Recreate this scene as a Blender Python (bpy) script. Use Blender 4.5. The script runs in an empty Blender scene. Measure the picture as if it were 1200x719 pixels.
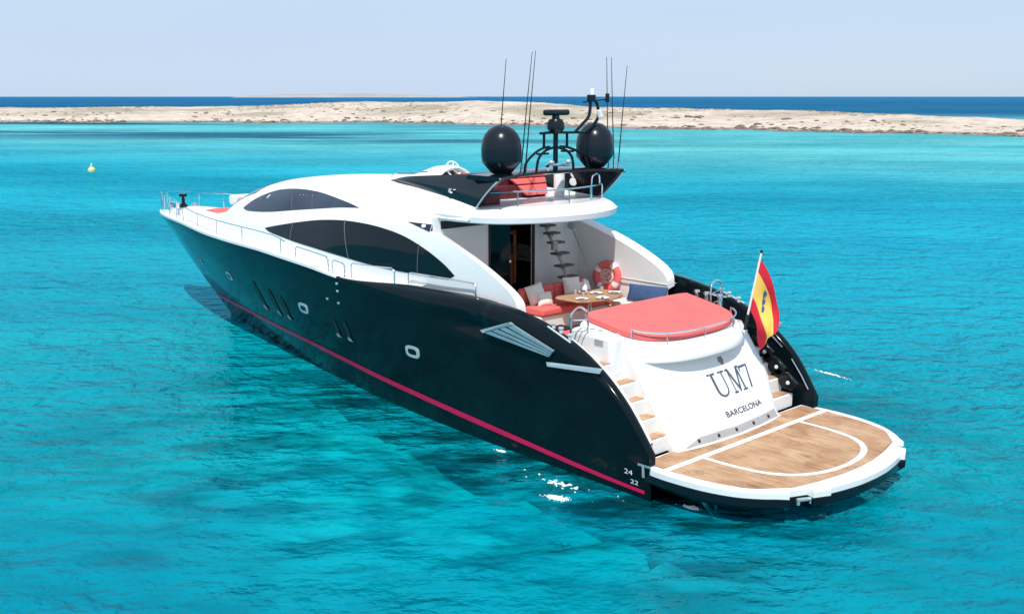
import bpy, bmesh, math, random
from mathutils import Vector, Matrix, geometry as mg, noise as mnoise
random.seed(7)
R = math.radians
scene = bpy.context.scene
COL = scene.collection

# ------------------------------------------------------------------ camera
cam_d = bpy.data.cameras.new('camera'); cam = bpy.data.objects.new('camera', cam_d); COL.objects.link(cam)
CAM = Vector((-8.347, 16.681, 7.084))
cam.location = CAM
cam.rotation_euler = (R(90-11.308), 0, R(-43.18-90))
cam_d.sensor_width = 36; cam_d.lens = 36.97
cam_d.clip_start = .1; cam_d.clip_end = 60000
scene.camera = cam

# ------------------------------------------------------------------ light
SUN_EL, SUN_AZ = R(58), R(134)            # azimuth counted from +X (bow) towards +Y (port)
w = bpy.data.worlds.new('World'); scene.world = w; w.use_nodes = True
nt = w.node_tree
sky = nt.nodes.new('ShaderNodeTexSky'); sky.sky_type = 'NISHITA'; sky.sun_disc = False
sky.sun_elevation = SUN_EL; sky.sun_rotation = R(90)-SUN_AZ
sky.altitude = 0; sky.air_density = 1.0; sky.dust_density = .6; sky.ozone_density = 3.0
bg = nt.nodes['Background']; bg.inputs['Strength'].default_value = .125
# pale summer haze spread evenly through the sky
tc = nt.nodes.new('ShaderNodeTexCoord'); mpg = nt.nodes.new('ShaderNodeMapping'); mpg.inputs['Scale'].default_value = (1, 1, 5)
cn = nt.nodes.new('ShaderNodeTexNoise'); cn.inputs['Scale'].default_value = 1.6; cn.inputs['Detail'].default_value = 6
cr = nt.nodes.new('ShaderNodeMapRange'); cr.inputs[1].default_value = .3; cr.inputs[2].default_value = .75; cr.inputs[3].default_value = .74; cr.inputs[4].default_value = .97
nt.links.new(tc.outputs['Generated'], mpg.inputs[0]); nt.links.new(mpg.outputs[0], cn.inputs['Vector']); nt.links.new(cn.outputs[0], cr.inputs[0])
hz = nt.nodes.new('ShaderNodeMix'); hz.data_type = 'RGBA'; hz.inputs['Factor'].default_value = .85
nt.links.new(cr.outputs[0], hz.inputs['Factor'])
hz.inputs['B'].default_value = (3.95, 4.95, 6.35, 1)
nt.links.new(sky.outputs[0], hz.inputs['A']); nt.links.new(hz.outputs['Result'], bg.inputs['Color'])
sd = bpy.data.lights.new('sun', 'SUN'); sd.energy = 3.8; sd.angle = R(.53); sd.color = (1, .955, .89)
sun = bpy.data.objects.new('sun', sd); COL.objects.link(sun)
to_sun = Vector((math.cos(SUN_EL)*math.cos(SUN_AZ), math.cos(SUN_EL)*math.sin(SUN_AZ), math.sin(SUN_EL)))
sun.rotation_euler = to_sun.to_track_quat('Z', 'Y').to_euler(); sun.location = (0, 0, 60)
vs = scene.view_settings
vs.view_transform = 'Standard'; vs.look = 'None'; vs.gamma = 1; vs.use_curve_mapping = False; vs.exposure = .2
scene.cycles.max_bounces = 8; scene.cycles.transparent_max_bounces = 12

import math
def interp(xs, ys, x):
    """smooth monotone cubic through a table (xs rising)"""
    n=len(xs)
    if x<=xs[0]: return ys[0]
    if x>=xs[-1]: return ys[-1]
    i=0
    while x>xs[i+1]: i+=1
    h=xs[i+1]-xs[i]; t=(x-xs[i])/h
    d=[(ys[k+1]-ys[k])/(xs[k+1]-xs[k]) for k in range(n-1)]
    def m(k):
        if k==0: return d[0]
        if k==n-1: return d[-1]
        if d[k-1]*d[k]<=0: return 0.0
        return 2*d[k-1]*d[k]/(d[k-1]+d[k])
    a,b=m(i)*h,m(i+1)*h
    return ys[i]*(1+2*t)*(1-t)**2+a*t*(1-t)**2+ys[i+1]*t*t*(3-2*t)-b*t*t*(1-t)
def lerp(a,b,t): return a+(b-a)*t
def sstep(a,b,x):
    t=max(0.0,min(1.0,(x-a)/(b-a))); return t*t*(3-2*t)
# ---- hull -------------------------------------------------------------
SHX=[0,1,2.5,4,6,8,10,12,14,16,19,22,24,25.1]      # distance aft of the stem head
SHY=[0,.45,.98,1.38,1.85,2.22,2.53,2.75,2.9,3.0,3.06,3.0,2.88,2.78]
WLX=[0,1,2,4,6,8,10,13,16,20]
WLY=[0,.25,.48,.95,1.38,1.78,2.12,2.48,2.66,2.74]
TPX=[2.9,3.2,3.5,4.0,4.6,5.2,5.8,6.7,8,9.5,12.1,13.6,15,16.7,20,22.8,25.5,28]
TPZ=[.9,1.33,1.7,2.13,2.47,2.70,2.86,3.0,3.06,3.04,2.92,3.01,3.07,3.12,3.11,3.16,3.12,3.03]
STZ=[-1.4,-.6,0,.5,1.62,3.03]
STX=[17.0,22.1,23.1,24.0,25.9,28.0]
def ztop(x): return interp(TPX,TPZ,x)
def xstem(z): return interp(STZ,STX,z)
def yhull(x,z):
    """half breadth of the hull side"""
    zs=max(ztop(min(max(x,5.8),28)),2.86)
    d=xstem(min(z,3.03))-x
    if d<=0: return 0.0
    dt=d
    yt=interp(SHX,SHY,dt); yw=interp(WLX,WLY,d)
    t=max(0.0,min(1.0,z/zs))
    w=t**1.15
    y=lerp(yw,yt,w)
    if z<0: y=yw*max(0.0,1-(-z/1.4)**1.6)**.7 if z>-1.4 else 0.0
    # scooped recess ahead of the louvred vent
    m=sstep(9.1,7.4,x)*sstep(7.0,7.15,x)*math.exp(-((z-2.55)/.17)**2)
    return y-.13*m
# ---- superstructure -----------------------------------------------------
ZB=2.8
HBX=[6,9,13,16,18,20,21.5,22.4,22.9,23.1]
HBY=[2.52,2.52,2.48,2.34,2.12,1.72,1.25,.75,.32,0.0]
HCX=[6,10,12,14,16,18,19,20,21,22,22.7,23.1]
HCZ=[5.1,5.1,5.12,5.07,4.98,4.79,4.62,4.36,3.97,3.5,3.2,2.9]
def yhouse(x,z):
    yb=interp(HBX,HBY,x); zc=interp(HCX,HCZ,x)
    t=max(0.0,(z-ZB)/(zc-ZB))
    if t>=1: return 0.0
    k=sstep(11,15.5,x)
    a=lerp(3.8,2.5,k); b=lerp(3.2,2.1,k)
    return yb*(1-t**b)**(1/a)
def xtrans(y,z): return 2.93+(z-.65)*.72+.055*y*y

# ------------------------------------------------------------------ materials
def new_mat(name):
    m = bpy.data.materials.new(name); m.use_nodes = True
    return m, m.node_tree, m.node_tree.nodes['Principled BSDF']
def N(nt, kind, **kw):
    n = nt.nodes.new(kind)
    for k, v in kw.items(): setattr(n, k, v)
    return n
def noise_tex(nt, scale, detail=4, rough=.55, vec=None):
    n = N(nt, 'ShaderNodeTexNoise'); n.inputs['Scale'].default_value = scale
    n.inputs['Detail'].default_value = detail; n.inputs['Roughness'].default_value = rough
    if vec is not None: nt.links.new(vec, n.inputs['Vector'])
    return n
def ramp(nt, src, stops):
    r = N(nt, 'ShaderNodeValToRGB'); e = r.color_ramp.elements
    e[0].position, e[0].color = stops[0][0], (*stops[0][1], 1); e[1].position, e[1].color = stops[-1][0], (*stops[-1][1], 1)
    for p, c in stops[1:-1]:
        k = e.new(p); k.color = (*c, 1)
    nt.links.new(src, r.inputs[0]); return r
def mat(name, col, rough=.4, var=.06, scale=3, metal=0, coat=0, bump=0, bscale=40, spec=.5):
    """painted / moulded surface: base colour broken up by two scales of noise, uneven gloss, optional grain"""
    m, t, b = new_mat(name)
    co = N(t, 'ShaderNodeTexCoord').outputs['Object']
    n = noise_tex(t, scale, 6, .6, co)
    lo = tuple(c*(1-var) for c in col); hi = tuple(min(1, c*(1+var)) for c in col)
    r = ramp(t, n.outputs[0], [(.3, lo), (.7, hi)])
    t.links.new(r.outputs[0], b.inputs['Base Color'])
    mr = N(t, 'ShaderNodeMapRange'); mr.inputs[3].default_value = rough*.8; mr.inputs[4].default_value = min(1, rough*1.25)
    t.links.new(noise_tex(t, scale*2.7, 3, .6, co).outputs[0], mr.inputs[0]); t.links.new(mr.outputs[0], b.inputs['Roughness'])
    b.inputs['Metallic'].default_value = metal; b.inputs['Coat Weight'].default_value = coat; b.inputs['Coat Roughness'].default_value = .04
    b.inputs['Specular IOR Level'].default_value = spec
    if bump:
        bp = N(t, 'ShaderNodeBump'); bp.inputs['Strength'].default_value = bump; bp.inputs['Distance'].default_value = .01
        t.links.new(noise_tex(t, bscale, 4, .6, co).outputs[0], bp.inputs['Height']); t.links.new(bp.outputs[0], b.inputs['Normal'])
    return m
M = {}
M['white'] = mat('white gelcoat', (.79, .785, .77), .30, .02, 1.2, coat=.08)
M['white_matt'] = mat('white non-slip deck', (.74, .73, .70), .6, .04, 2, bump=.15, bscale=160)
M['hull'] = mat('black hull paint', (.0035, .0085, .0115), .11, .12, .6, bump=.02, bscale=1.1, spec=.14)
M['black'] = mat('black gloss paint', (.0045, .008, .012), .14, .1, 1, coat=.1, spec=.3)
M['dome'] = mat('black satin dome', (.008, .012, .018), .24, .1, 2, spec=.3)
M['antifoul'] = mat('dark antifouling', (.006, .008, .012), .8, .3, 3, bump=.2)
M['stripe'] = mat('crimson boot stripe', (.66, .008, .082), .35, .06, 1.5, spec=.2)
M['glass'] = mat('dark tinted glass', (.004, .011, .015), .05, .1, .8, spec=.18)
M['glass_blue'] = mat('grey tinted glass', (.014, .024, .045), .06, .25, .7, spec=.36)
M['chrome'] = mat('polished steel', (.74, .75, .76), .16, .04, 4, metal=1)
M['steel'] = mat('dark polished letters', (.21, .23, .255), .3, .15, 3, metal=.9)
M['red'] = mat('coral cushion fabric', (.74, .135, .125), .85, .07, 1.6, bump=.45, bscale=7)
M['maroon'] = mat('shaded seat and fruit red', (.115, .008, .016), .5, .08, 2, bump=.1, bscale=90)  # fly seat red with the arch beam's shade put into the colour; fruit too
M['cream'] = mat('off white cushion', (.82, .77, .69), .9, .05, 6, bump=.3, bscale=180)
M['navy'] = mat('navy cushion', (.035, .075, .17), .9, .15, 8, bump=.3, bscale=180)
M['dark'] = mat('dark interior', (.012, .012, .013), .5, .2, 2)
M['seal'] = mat('dark window seal', (.10, .10, .105), .5, .06, 3)
M['grey'] = mat('grey moulding', (.35, .34, .34), .5, .06, 3)
M['brown'] = mat('dark oak', (.11, .07, .05), .5, .25, 5)
M['wood'] = mat('cherry wood', (.30, .10, .035), .35, .25, 6, coat=.2)
M['porcelain'] = mat('white china', (.8, .8, .78), .2, .02, 4, coat=.3)
M['gold'] = mat('draft mark white', (.75, .75, .72), .5, .05, 5)
M['rope'] = mat('pale coral rope', (.80, .50, .44), .9, .1, 20, bump=.4, bscale=120)
M['flag_red'] = mat('red flag cloth', (.58, .012, .035), .8, .06, 4, bump=.15, bscale=200)
M['flag_yellow'] = mat('yellow flag cloth', (.83, .53, .10), .8, .05, 4, bump=.15, bscale=200)
M['crest'] = mat('blue crest print', (.03, .11, .26), .8, .2, 9)
M['buoy'] = mat('yellow white buoy', (.75, .62, .28), .5, .1, 3)
M['satin'] = mat('satin silver metal', (.62, .66, .68), .3, .06, 4, metal=.35)
M['teal'] = mat('brushed vent metal', (.36, .46, .50), .3, .1, 3, metal=.45)

def teak_mat():
    m, t, b = new_mat('weathered teak planks')
    co = N(t, 'ShaderNodeTexCoord').outputs['Object']
    mp = N(t, 'ShaderNodeMapping'); mp.inputs['Scale'].default_value = (.9, 14, 14); t.links.new(co, mp.inputs[0])
    grain = noise_tex(t, 2.2, 8, .65, mp.outputs[0])
    blot = noise_tex(t, 1.5, 5, .6, co)
    mx = N(t, 'ShaderNodeMath', operation='MULTIPLY_ADD'); mx.inputs[1].default_value = .55
    ml = N(t, 'ShaderNodeMath', operation='MULTIPLY'); ml.inputs[1].default_value = .45
    t.links.new(blot.outputs[0], ml.inputs[0]); t.links.new(grain.outputs[0], mx.inputs[0]); t.links.new(ml.outputs[0], mx.inputs[2])
    c = ramp(t, mx.outputs[0], [(.34, (.20, .085, .036)), (.46, (.43, .235, .115)), (.62, (.60, .40, .24))])
    # caulking lines every 6 cm across the boat, thinner than a pixel from afar
    sep = N(t, 'ShaderNodeSeparateXYZ'); t.links.new(co, sep.inputs[0])
    fr = N(t, 'ShaderNodeMath', operation='MULTIPLY'); fr.inputs[1].default_value = 1/.065; t.links.new(sep.outputs['Y'], fr.inputs[0])
    f2 = N(t, 'ShaderNodeMath', operation='FRACT'); t.links.new(fr.outputs[0], f2.inputs[0])
    lt = N(t, 'ShaderNodeMath', operation='LESS_THAN'); lt.inputs[1].default_value = .09; t.links.new(f2.outputs[0], lt.inputs[0])
    mix = N(t, 'ShaderNodeMix', data_type='RGBA'); t.links.new(lt.outputs[0], mix.inputs['Factor'])
    t.links.new(c.outputs[0], mix.inputs['A']); mix.inputs['B'].default_value = (.10, .06, .04, 1)
    # grey water stains of irregular outline
    st = noise_tex(t, 1.7, 8, .78, co)
    sr = ramp(t, st.outputs[0], [(.55, (0, 0, 0)), (.62, (1, 1, 1))])
    mix2 = N(t, 'ShaderNodeMix', data_type='RGBA')
    sf = N(t, 'ShaderNodeMath', operation='MULTIPLY'); sf.inputs[1].default_value = .7; t.links.new(sr.outputs[0], sf.inputs[0]); t.links.new(sf.outputs[0], mix2.inputs['Factor'])
    t.links.new(mix.outputs['Result'], mix2.inputs['A']); mix2.inputs['B'].default_value = (.25, .13, .08, 1)
    t.links.new(mix2.outputs['Result'], b.inputs['Base Color']); b.inputs['Roughness'].default_value = .6
    bp = N(t, 'ShaderNodeBump'); bp.inputs['Strength'].default_value = .2; bp.inputs['Distance'].default_value = .004
    t.links.new(grain.outputs[0], bp.inputs['Height']); t.links.new(bp.outputs[0], b.inputs['Normal'])
    return m
M['teak'] = teak_mat()

# ------------------------------------------------------------------ objects
def tag(o, label=None, cat=None, group=None, kind=None):
    if label: o['label'] = label
    if cat: o['category'] = cat
    if group: o['group'] = group
    if kind: o['kind'] = kind
    return o
def thing(name, loc, label, cat, group=None):
    o = bpy.data.objects.new(name, None); COL.objects.link(o); o.location = loc; o.empty_display_size = .2
    return tag(o, label, cat, group)
def root_loc(p):
    v = Vector((0, 0, 0))
    while p is not None: v += p.location; p = p.parent
    return v
class MB:
    """collects faces in boat coordinates, then links them as ONE mesh object"""
    def __init__(s): s.v = []; s.f = []; s.mi = []
    def add(s, vs, fs, mi=0):
        b = len(s.v); s.v += [tuple(p) for p in vs]; s.f += [tuple(i+b for i in f) for f in fs]; s.mi += [mi]*len(fs); return s
    def grid(s, rows, close_u=False, close_v=False, mi=0):
        nu, nv = len(rows), len(rows[0]); fs = []
        for i in range(nu if close_u else nu-1):
            for j in range(nv if close_v else nv-1):
                a, b = i*nv+j, i*nv+(j+1) % nv; c, d = ((i+1) % nu)*nv+(j+1) % nv, ((i+1) % nu)*nv+j
                fs.append((a, b, c, d))
        return s.add([p for r in rows for p in r], fs, mi)
    def box(s, c, size, rot=None, mi=0):
        x, y, z = (k/2 for k in size); c = Vector(c); q = rot.to_matrix() if rot is not None else Matrix.Identity(3)
        vs = [c+q @ Vector((a*x, b*y, d*z)) for a in (-1, 1) for b in (-1, 1) for d in (-1, 1)]
        return s.add(vs, [(0, 1, 3, 2), (4, 6, 7, 5), (0, 4, 5, 1), (2, 3, 7, 6), (0, 2, 6, 4), (1, 5, 7, 3)], mi)
    def tube(s, pts, r, n=8, smooth=0, closed=False, mi=0):
        pts = [Vector(p) for p in pts]
        if smooth: pts = catmull(pts, smooth, closed)
        m = len(pts); rows = []; up = None
        for i, p in enumerate(pts):
            a = pts[(i-1) % m] if closed or i > 0 else p; b = pts[(i+1) % m] if closed or i < m-1 else p
            t = (b-a).normalized()
            if up is None: up = t.orthogonal().normalized()
            up = (up-t*up.dot(t)); up = up.normalized() if up.length > 1e-6 else t.orthogonal().normalized()
            sd_ = t.cross(up); rr = r[i*len(r)//m] if isinstance(r, (list, tuple)) else r
            rows.append([p+(up*math.cos(k*2*math.pi/n)+sd_*math.sin(k*2*math.pi/n))*rr for k in range(n)])
        s.grid(rows, close_u=closed, close_v=True, mi=mi)
        if not closed:
            b = len(s.v)-m*n
            s.f += [tuple(b+k for k in range(n))[::-1], tuple(b+(m-1)*n+k for k in range(n))]; s.mi += [mi, mi]
        return s
    def lathe(s, c, prof, n=24, axis=None, mi=0):
        c = Vector(c); q = Vector((0, 0, 1)).rotation_difference(axis.normalized()) if axis is not None else None
        rows = []
        for k in range(n):
            a = 2*math.pi*k/n
            row = [Vector((r*math.cos(a), r*math.sin(a), z)) for r, z in prof]
            rows.append([c+(q @ p if q else p) for p in row])
        return s.grid(rows, close_u=True, mi=mi)
    def prism(s, top, bot, mi=0):
        n = len(top)
        return s.add(list(top)+list(bot), [tuple(range(n)), tuple(range(2*n-1, n-1, -1))]+[(i, n+i, n+(i+1) % n, (i+1) % n) for i in range(n)], mi)
    def build(s, name, m, parent=None, sharp=35, bevel=0, seg=2, solid=0):
        o0 = root_loc(parent)
        me = bpy.data.meshes.new(name); me.from_pydata([(p[0]-o0.x, p[1]-o0.y, p[2]-o0.z) for p in s.v], [], s.f)
        for k in (m if isinstance(m, (list, tuple)) else [m]): me.materials.append(M[k] if isinstance(k, str) else k)
        me.polygons.foreach_set('material_index', s.mi)
        bm = bmesh.new(); bm.from_mesh(me); bmesh.ops.remove_doubles(bm, verts=bm.verts, dist=1e-5)
        bmesh.ops.recalc_face_normals(bm, faces=bm.faces); bm.to_mesh(me); bm.free()
        if sharp:
            me.shade_smooth(); me.set_sharp_from_angle(angle=R(sharp))
        o = bpy.data.objects.new(name, me); COL.objects.link(o); o.parent = parent
        if solid:
            k = o.modifiers.new('thick', 'SOLIDIFY'); k.thickness = solid; k.offset = -1
        if bevel:
            k = o.modifiers.new('round', 'BEVEL'); k.width = bevel; k.segments = seg; k.limit_method = 'ANGLE'; k.angle_limit = R(40)
        return o
def catmull(p, n, closed=False):
    p = [Vector(q) for q in p]; out = []; m = len(p)
    for i in range(m if closed else m-1):
        a, b, c, d = (p[(i-1) % m], p[i], p[(i+1) % m], p[(i+2) % m]) if closed else (p[max(i-1, 0)], p[i], p[i+1], p[min(i+2, m-1)])
        for k in range(n):
            t = k/n
            out.append(.5*((2*b)+(c-a)*t+(2*a-5*b+4*c-d)*t*t+(3*b-a-3*c+d)*t**3))
    if not closed: out.append(p[-1])
    return out
def curve2(pts, corners=(), n=5):
    """closed 2-D outline, smooth except at the listed corner indices"""
    if not corners: return [(q.x, q.y) for q in catmull([(a, b, 0) for a, b in pts], n, True)]
    m = len(pts); cs = sorted(corners); out = []
    for i, c in enumerate(cs):
        e = cs[(i+1) % len(cs)]; e = e if e > c else e+m
        seg = catmull([(*pts[k % m], 0) for k in range(c, e+1)], n)
        out += [(q.x, q.y) for q in seg[:-1]]
    return out
def patch(outline, surf, off=.006, thick=0, step=.15, mb=None, mi=0, inner=None):
    """fills a 2-D outline with fine triangles and lays it on surf(u, v, off); thick adds a body behind it"""
    n = len(outline); vs = [Vector(q) for q in outline]; us = [q[0] for q in outline]; ws = [q[1] for q in outline]
    u = min(us)+step/2
    while u < max(us):
        x = min(ws)+step/2
        while x < max(ws):
            if inside(u, x, outline) and min((Vector((u, x))-q).length for q in vs) > step*.4: vs.append(Vector((u, x)))
            x += step
        u += step
    V, E, F, *_ = mg.delaunay_2d_cdt(vs, [(i, (i+1) % n) for i in range(n)], [], 1, 1e-6)
    F = [f for f in F if inside(sum(V[i][0] for i in f)/3, sum(V[i][1] for i in f)/3, outline)]
    mb = mb or MB()
    mb.add([surf(q[0], q[1], off) for q in V], F, mi)
    if thick:
        mb.add([surf(q[0], q[1], off-thick) for q in V], [tuple(reversed(f)) for f in F], mi)
        t = [surf(q[0], q[1], off) for q in outline]; b = [surf(q[0], q[1], off-thick) for q in outline]
        mb.add(t+b, [(i, n+i, n+(i+1) % n, (i+1) % n) for i in range(n)], mi)
    return mb
def inside(x, y, poly):
    c = False; n = len(poly)
    for i in range(n):
        (a, b), (d, e) = poly[i], poly[(i+1) % n]
        if (b > y) != (e > y) and x < (d-a)*(y-b)/(e-b)+a: c = not c
    return c
def on_house(s): return lambda x, z, o: (x, s*(yhouse(x, z)+o), z+o*.25)
def on_hull(s): return lambda x, z, o: (x, s*(yhull(x, z)+o), z)
def on_transom(y, z, o): return (xtrans(y, z)-o, y, z-o*.3)


# ------------------------------------------------------------------ sea, sea bed, islands
def mathn(t, op, a, b=None, c=None):
    n = N(t, 'ShaderNodeMath', operation=op)
    for i, k in enumerate((a, b, c)):
        if k is None: continue
        if isinstance(k, (int, float)): n.inputs[i].default_value = k
        else: t.links.new(k, n.inputs[i])
    return n.outputs[0]
def maprange(t, v, a, b, c=0, d=1):
    n = N(t, 'ShaderNodeMapRange', interpolation_type='SMOOTHSTEP')
    t.links.new(v, n.inputs[0])
    for i, k in enumerate((a, b, c, d)): n.inputs[i+1].default_value = k
    return n.outputs[0]
def mixc(t, fac, a, b):
    n = N(t, 'ShaderNodeMix', data_type='RGBA')
    if isinstance(fac, (int, float)): n.inputs['Factor'].default_value = fac
    else: t.links.new(fac, n.inputs['Factor'])
    for k, q in (('A', a), ('B', b)):
        if isinstance(q, tuple): n.inputs[k].default_value = (*q, 1)
        else: t.links.new(q, n.inputs[k])
    return n.outputs['Result']
def water_mat():
    m, t, pb = new_mat('clear turquoise sea'); t.nodes.remove(pb)
    out = t.nodes['Material Output']
    pos = N(t, 'ShaderNodeNewGeometry').outputs['Position']
    def mapped(rot, sc):
        n = N(t, 'ShaderNodeMapping', vector_type='TEXTURE'); n.inputs['Rotation'].default_value = (0, 0, R(rot)); n.inputs['Scale'].default_value = sc
        t.links.new(pos, n.inputs[0]); return n.outputs[0]
    # distance out over the bay, counted along the view from the drone's side of the boat
    sep = N(t, 'ShaderNodeSeparateXYZ'); t.links.new(pos, sep.inputs[0]); X, Y = sep.outputs[0], sep.outputs[1]
    out_d = mathn(t, 'ADD', mathn(t, 'MULTIPLY', X, .38), mathn(t, 'MULTIPLY', Y, -.925))
    # --- what the light finds below the surface: pale sand patches, deeper water, weed and painted reflection near the shore, open sea
    big = noise_tex(t, .045, 4, .55, mapped(50, (1.8, 1, 1))).outputs[0]
    mid = noise_tex(t, .22, 5, .6, mapped(40, (1.9, 1, 1))).outputs[0]
    tint = mathn(t, 'MULTIPLY_ADD', mid, .40, mathn(t, 'MULTIPLY', big, .60))
    near = ramp(t, tint, [(.36, (.000, .185, .27)), (.5, (.000, .245, .315)), (.64, (.001, .315, .36))]).outputs[0]
    bay = ramp(t, tint, [(.38, (.000, .34, .50)), (.62, (.003, .47, .60))]).outputs[0]
    col = mixc(t, maprange(t, out_d, -8, 42), near, bay)
    shoal = ramp(t, tint, [(.36, (.07, .52, .60)), (.6, (.20, .72, .72))]).outputs[0]
    col = mixc(t, maprange(t, out_d, 55, 125), col, shoal)
    col = mixc(t, maprange(t, out_d, 180, 228, 0, .6), col, (.10, .30, .42))  # dull shore band: weed and surface reflection put into the colour
    weed = ramp(t, noise_tex(t, .022, 5, .62, mapped(47, (4, 1, 1))).outputs[0], [(.48, (0, 0, 0)), (.57, (1, 1, 1))]).outputs[0]
    lat = mathn(t, 'ADD', mathn(t, 'MULTIPLY', X, -.684), mathn(t, 'MULTIPLY', Y, -.729))
    weed = mathn(t, 'MULTIPLY', weed, maprange(t, lat, 45, -30, .12, .95))
    wm = mathn(t, 'MULTIPLY', weed, mathn(t, 'MULTIPLY', maprange(t, out_d, 95, 140), 1.0))
    col = mixc(t, wm, col, (.008, .09, .19))
    deep = ramp(t, noise_tex(t, .004, 3, .5, pos).outputs[0], [(.4, (.000, .07, .215)), (.62, (.001, .115, .28))]).outputs[0]
    col = mixc(t, maprange(t, out_d, 310, 520), col, deep)
    # --- ripples: three sizes of wind wave, crests mostly across the view
    w1 = noise_tex(t, .62, 3, .55, mapped(42, (1.25, 1, 1))).outputs[0]
    w2 = noise_tex(t, 1.25, 4, .58, mapped(52, (1.35, 1, 1))).outputs[0]
    w3 = noise_tex(t, 3.6, 3, .6, mapped(44, (1.35, 1, 1))).outputs[0]
    gust = maprange(t, noise_tex(t, .06, 3, .5, mapped(47, (2.5, 1, 1))).outputs[0], .35, .65, .7, 1.25)
    h = mathn(t, 'ADD', mathn(t, 'MULTIPLY', w1, .65), mathn(t, 'ADD', mathn(t, 'MULTIPLY', w2, .62), mathn(t, 'MULTIPLY', w3, .11)))
    h = mathn(t, 'MULTIPLY', h, mathn(t, 'MULTIPLY', gust, maprange(t, out_d, -8, 32, .52, 1.5)))      # calmer in the lee of the yacht
    bp = N(t, 'ShaderNodeBump'); bp.inputs['Strength'].default_value = 1; bp.inputs['Distance'].default_value = .5
    t.links.new(h, bp.inputs['Height']); nrm = bp.outputs[0]
    b2 = N(t, 'ShaderNodeBump'); b2.inputs['Strength'].default_value = 1; b2.inputs['Distance'].default_value = 2.05
    t.links.new(h, b2.inputs['Height']); nd = b2.outputs[0]
    # body of the water: milky turquoise scatter, and near the boat partly clear down to the bed
    dif = N(t, 'ShaderNodeBsdfDiffuse'); t.links.new(col, dif.inputs['Color']); t.links.new(nd, dif.inputs['Normal'])
    tr = N(t, 'ShaderNodeBsdfTransparent'); tr.inputs['Color'].default_value = (.40, .93, .96, 1)
    vm = N(t, 'ShaderNodeVectorMath', operation='DISTANCE'); t.links.new(pos, vm.inputs[0]); vm.inputs[1].default_value = (7, 2, 0)
    edge_break = maprange(t, noise_tex(t, .95, 6, .66, mapped(48, (2.8, 1, 1))).outputs[0], .40, .60, .16, 1.0)        # streaked clarity added to break the boat's shadow edge into ripples
    clear = mathn(t, 'MULTIPLY', maprange(t, vm.outputs['Value'], 13, 4, .0, .88), mathn(t, 'MULTIPLY', edge_break, maprange(t, out_d, 60, 8, 0, 1)))
    body = N(t, 'ShaderNodeMixShader'); t.links.new(clear, body.inputs[0]); t.links.new(dif.outputs[0], body.inputs[1]); t.links.new(tr.outputs[0], body.inputs[2])
    gl = N(t, 'ShaderNodeBsdfGlossy'); gl.inputs['Roughness'].default_value = .09; gl.inputs['Color'].default_value = (.30, .84, 1, 1); t.links.new(nrm, gl.inputs['Normal'])
    fr = N(t, 'ShaderNodeFresnel'); fr.inputs['IOR'].default_value = 1.333; t.links.new(nrm, fr.inputs['Normal'])
    ff = mathn(t, 'MINIMUM', mathn(t, 'MULTIPLY', fr.outputs[0], .55), .26)
    fin = N(t, 'ShaderNodeMixShader'); t.links.new(ff, fin.inputs[0]); t.links.new(body.outputs[0], fin.inputs[1]); t.links.new(gl.outputs[0], fin.inputs[2])
    t.links.new(fin.outputs[0], out.inputs['Surface'])
    return m
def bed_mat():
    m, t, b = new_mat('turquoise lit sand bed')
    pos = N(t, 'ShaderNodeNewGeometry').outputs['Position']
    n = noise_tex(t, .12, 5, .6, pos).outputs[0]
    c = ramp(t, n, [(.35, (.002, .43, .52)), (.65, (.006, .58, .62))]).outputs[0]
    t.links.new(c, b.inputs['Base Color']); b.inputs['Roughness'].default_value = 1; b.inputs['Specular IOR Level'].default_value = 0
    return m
def sand_mat():
    m, t, b = new_mat('pale limestone sand')
    pos = N(t, 'ShaderNodeNewGeometry').outputs['Position']
    sep = N(t, 'ShaderNodeSeparateXYZ'); t.links.new(pos, sep.inputs[0])
    mp = N(t, 'ShaderNodeMapping'); mp.inputs['Scale'].default_value = (1, 1, 6); t.links.new(pos, mp.inputs[0])
    fine = noise_tex(t, .30, 8, .7, mp.outputs[0]).outputs[0]
    big = noise_tex(t, .035, 5, .6, pos).outputs[0]
    c = ramp(t, fine, [(.30, (.26, .20, .15)), (.44, (.52, .43, .35)), (.6, (.65, .56, .475))]).outputs[0]
    scrub = ramp(t, big, [(.44, (0, 0, 0)), (.58, (1, 1, 1))]).outputs[0]
    k = mathn(t, 'MULTIPLY', scrub, mathn(t, 'MULTIPLY', maprange(t, sep.outputs[2], .9, 1.8), .7))
    c = mixc(t, k, c, (.27, .245, .17))
    wet = mathn(t, 'MULTIPLY', maprange(t, sep.outputs[2], .55, .15), mathn(t, 'MULTIPLY_ADD', fine, 1.6, -.15))
    wn = N(t, 'ShaderNodeClamp'); t.links.new(wet, wn.inputs[0])
    c = mixc(t, wn.outputs[0], c, (.11, .085, .065))
    t.links.new(c, b.inputs['Base Color']); b.inputs['Roughness'].default_value = .95; b.inputs['Specular IOR Level'].default_value = .1
    bp = N(t, 'ShaderNodeBump'); bp.inputs['Strength'].default_value = .9; bp.inputs['Distance'].default_value = .5
    t.links.new(fine, bp.inputs['Height']); t.links.new(bp.outputs[0], b.inputs['Normal'])
    return m
M['water'] = water_mat(); M['bed'] = bed_mat(); M['sand'] = sand_mat()
M['rock'] = mat('brown shore rock', (.17, .13, .10), .9, .4, .6, bump=.5, bscale=3)
M['scrub'] = mat('dry grey green scrub', (.27, .245, .16), .95, .3, .5)
M['far'] = mat('grey far coast', (.32, .31, .31), .95, .12, .004)  # the distant land's own plain grey
M['foam'] = mat('white foam', (.8, .82, .82), .9, .05, 9)

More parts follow.
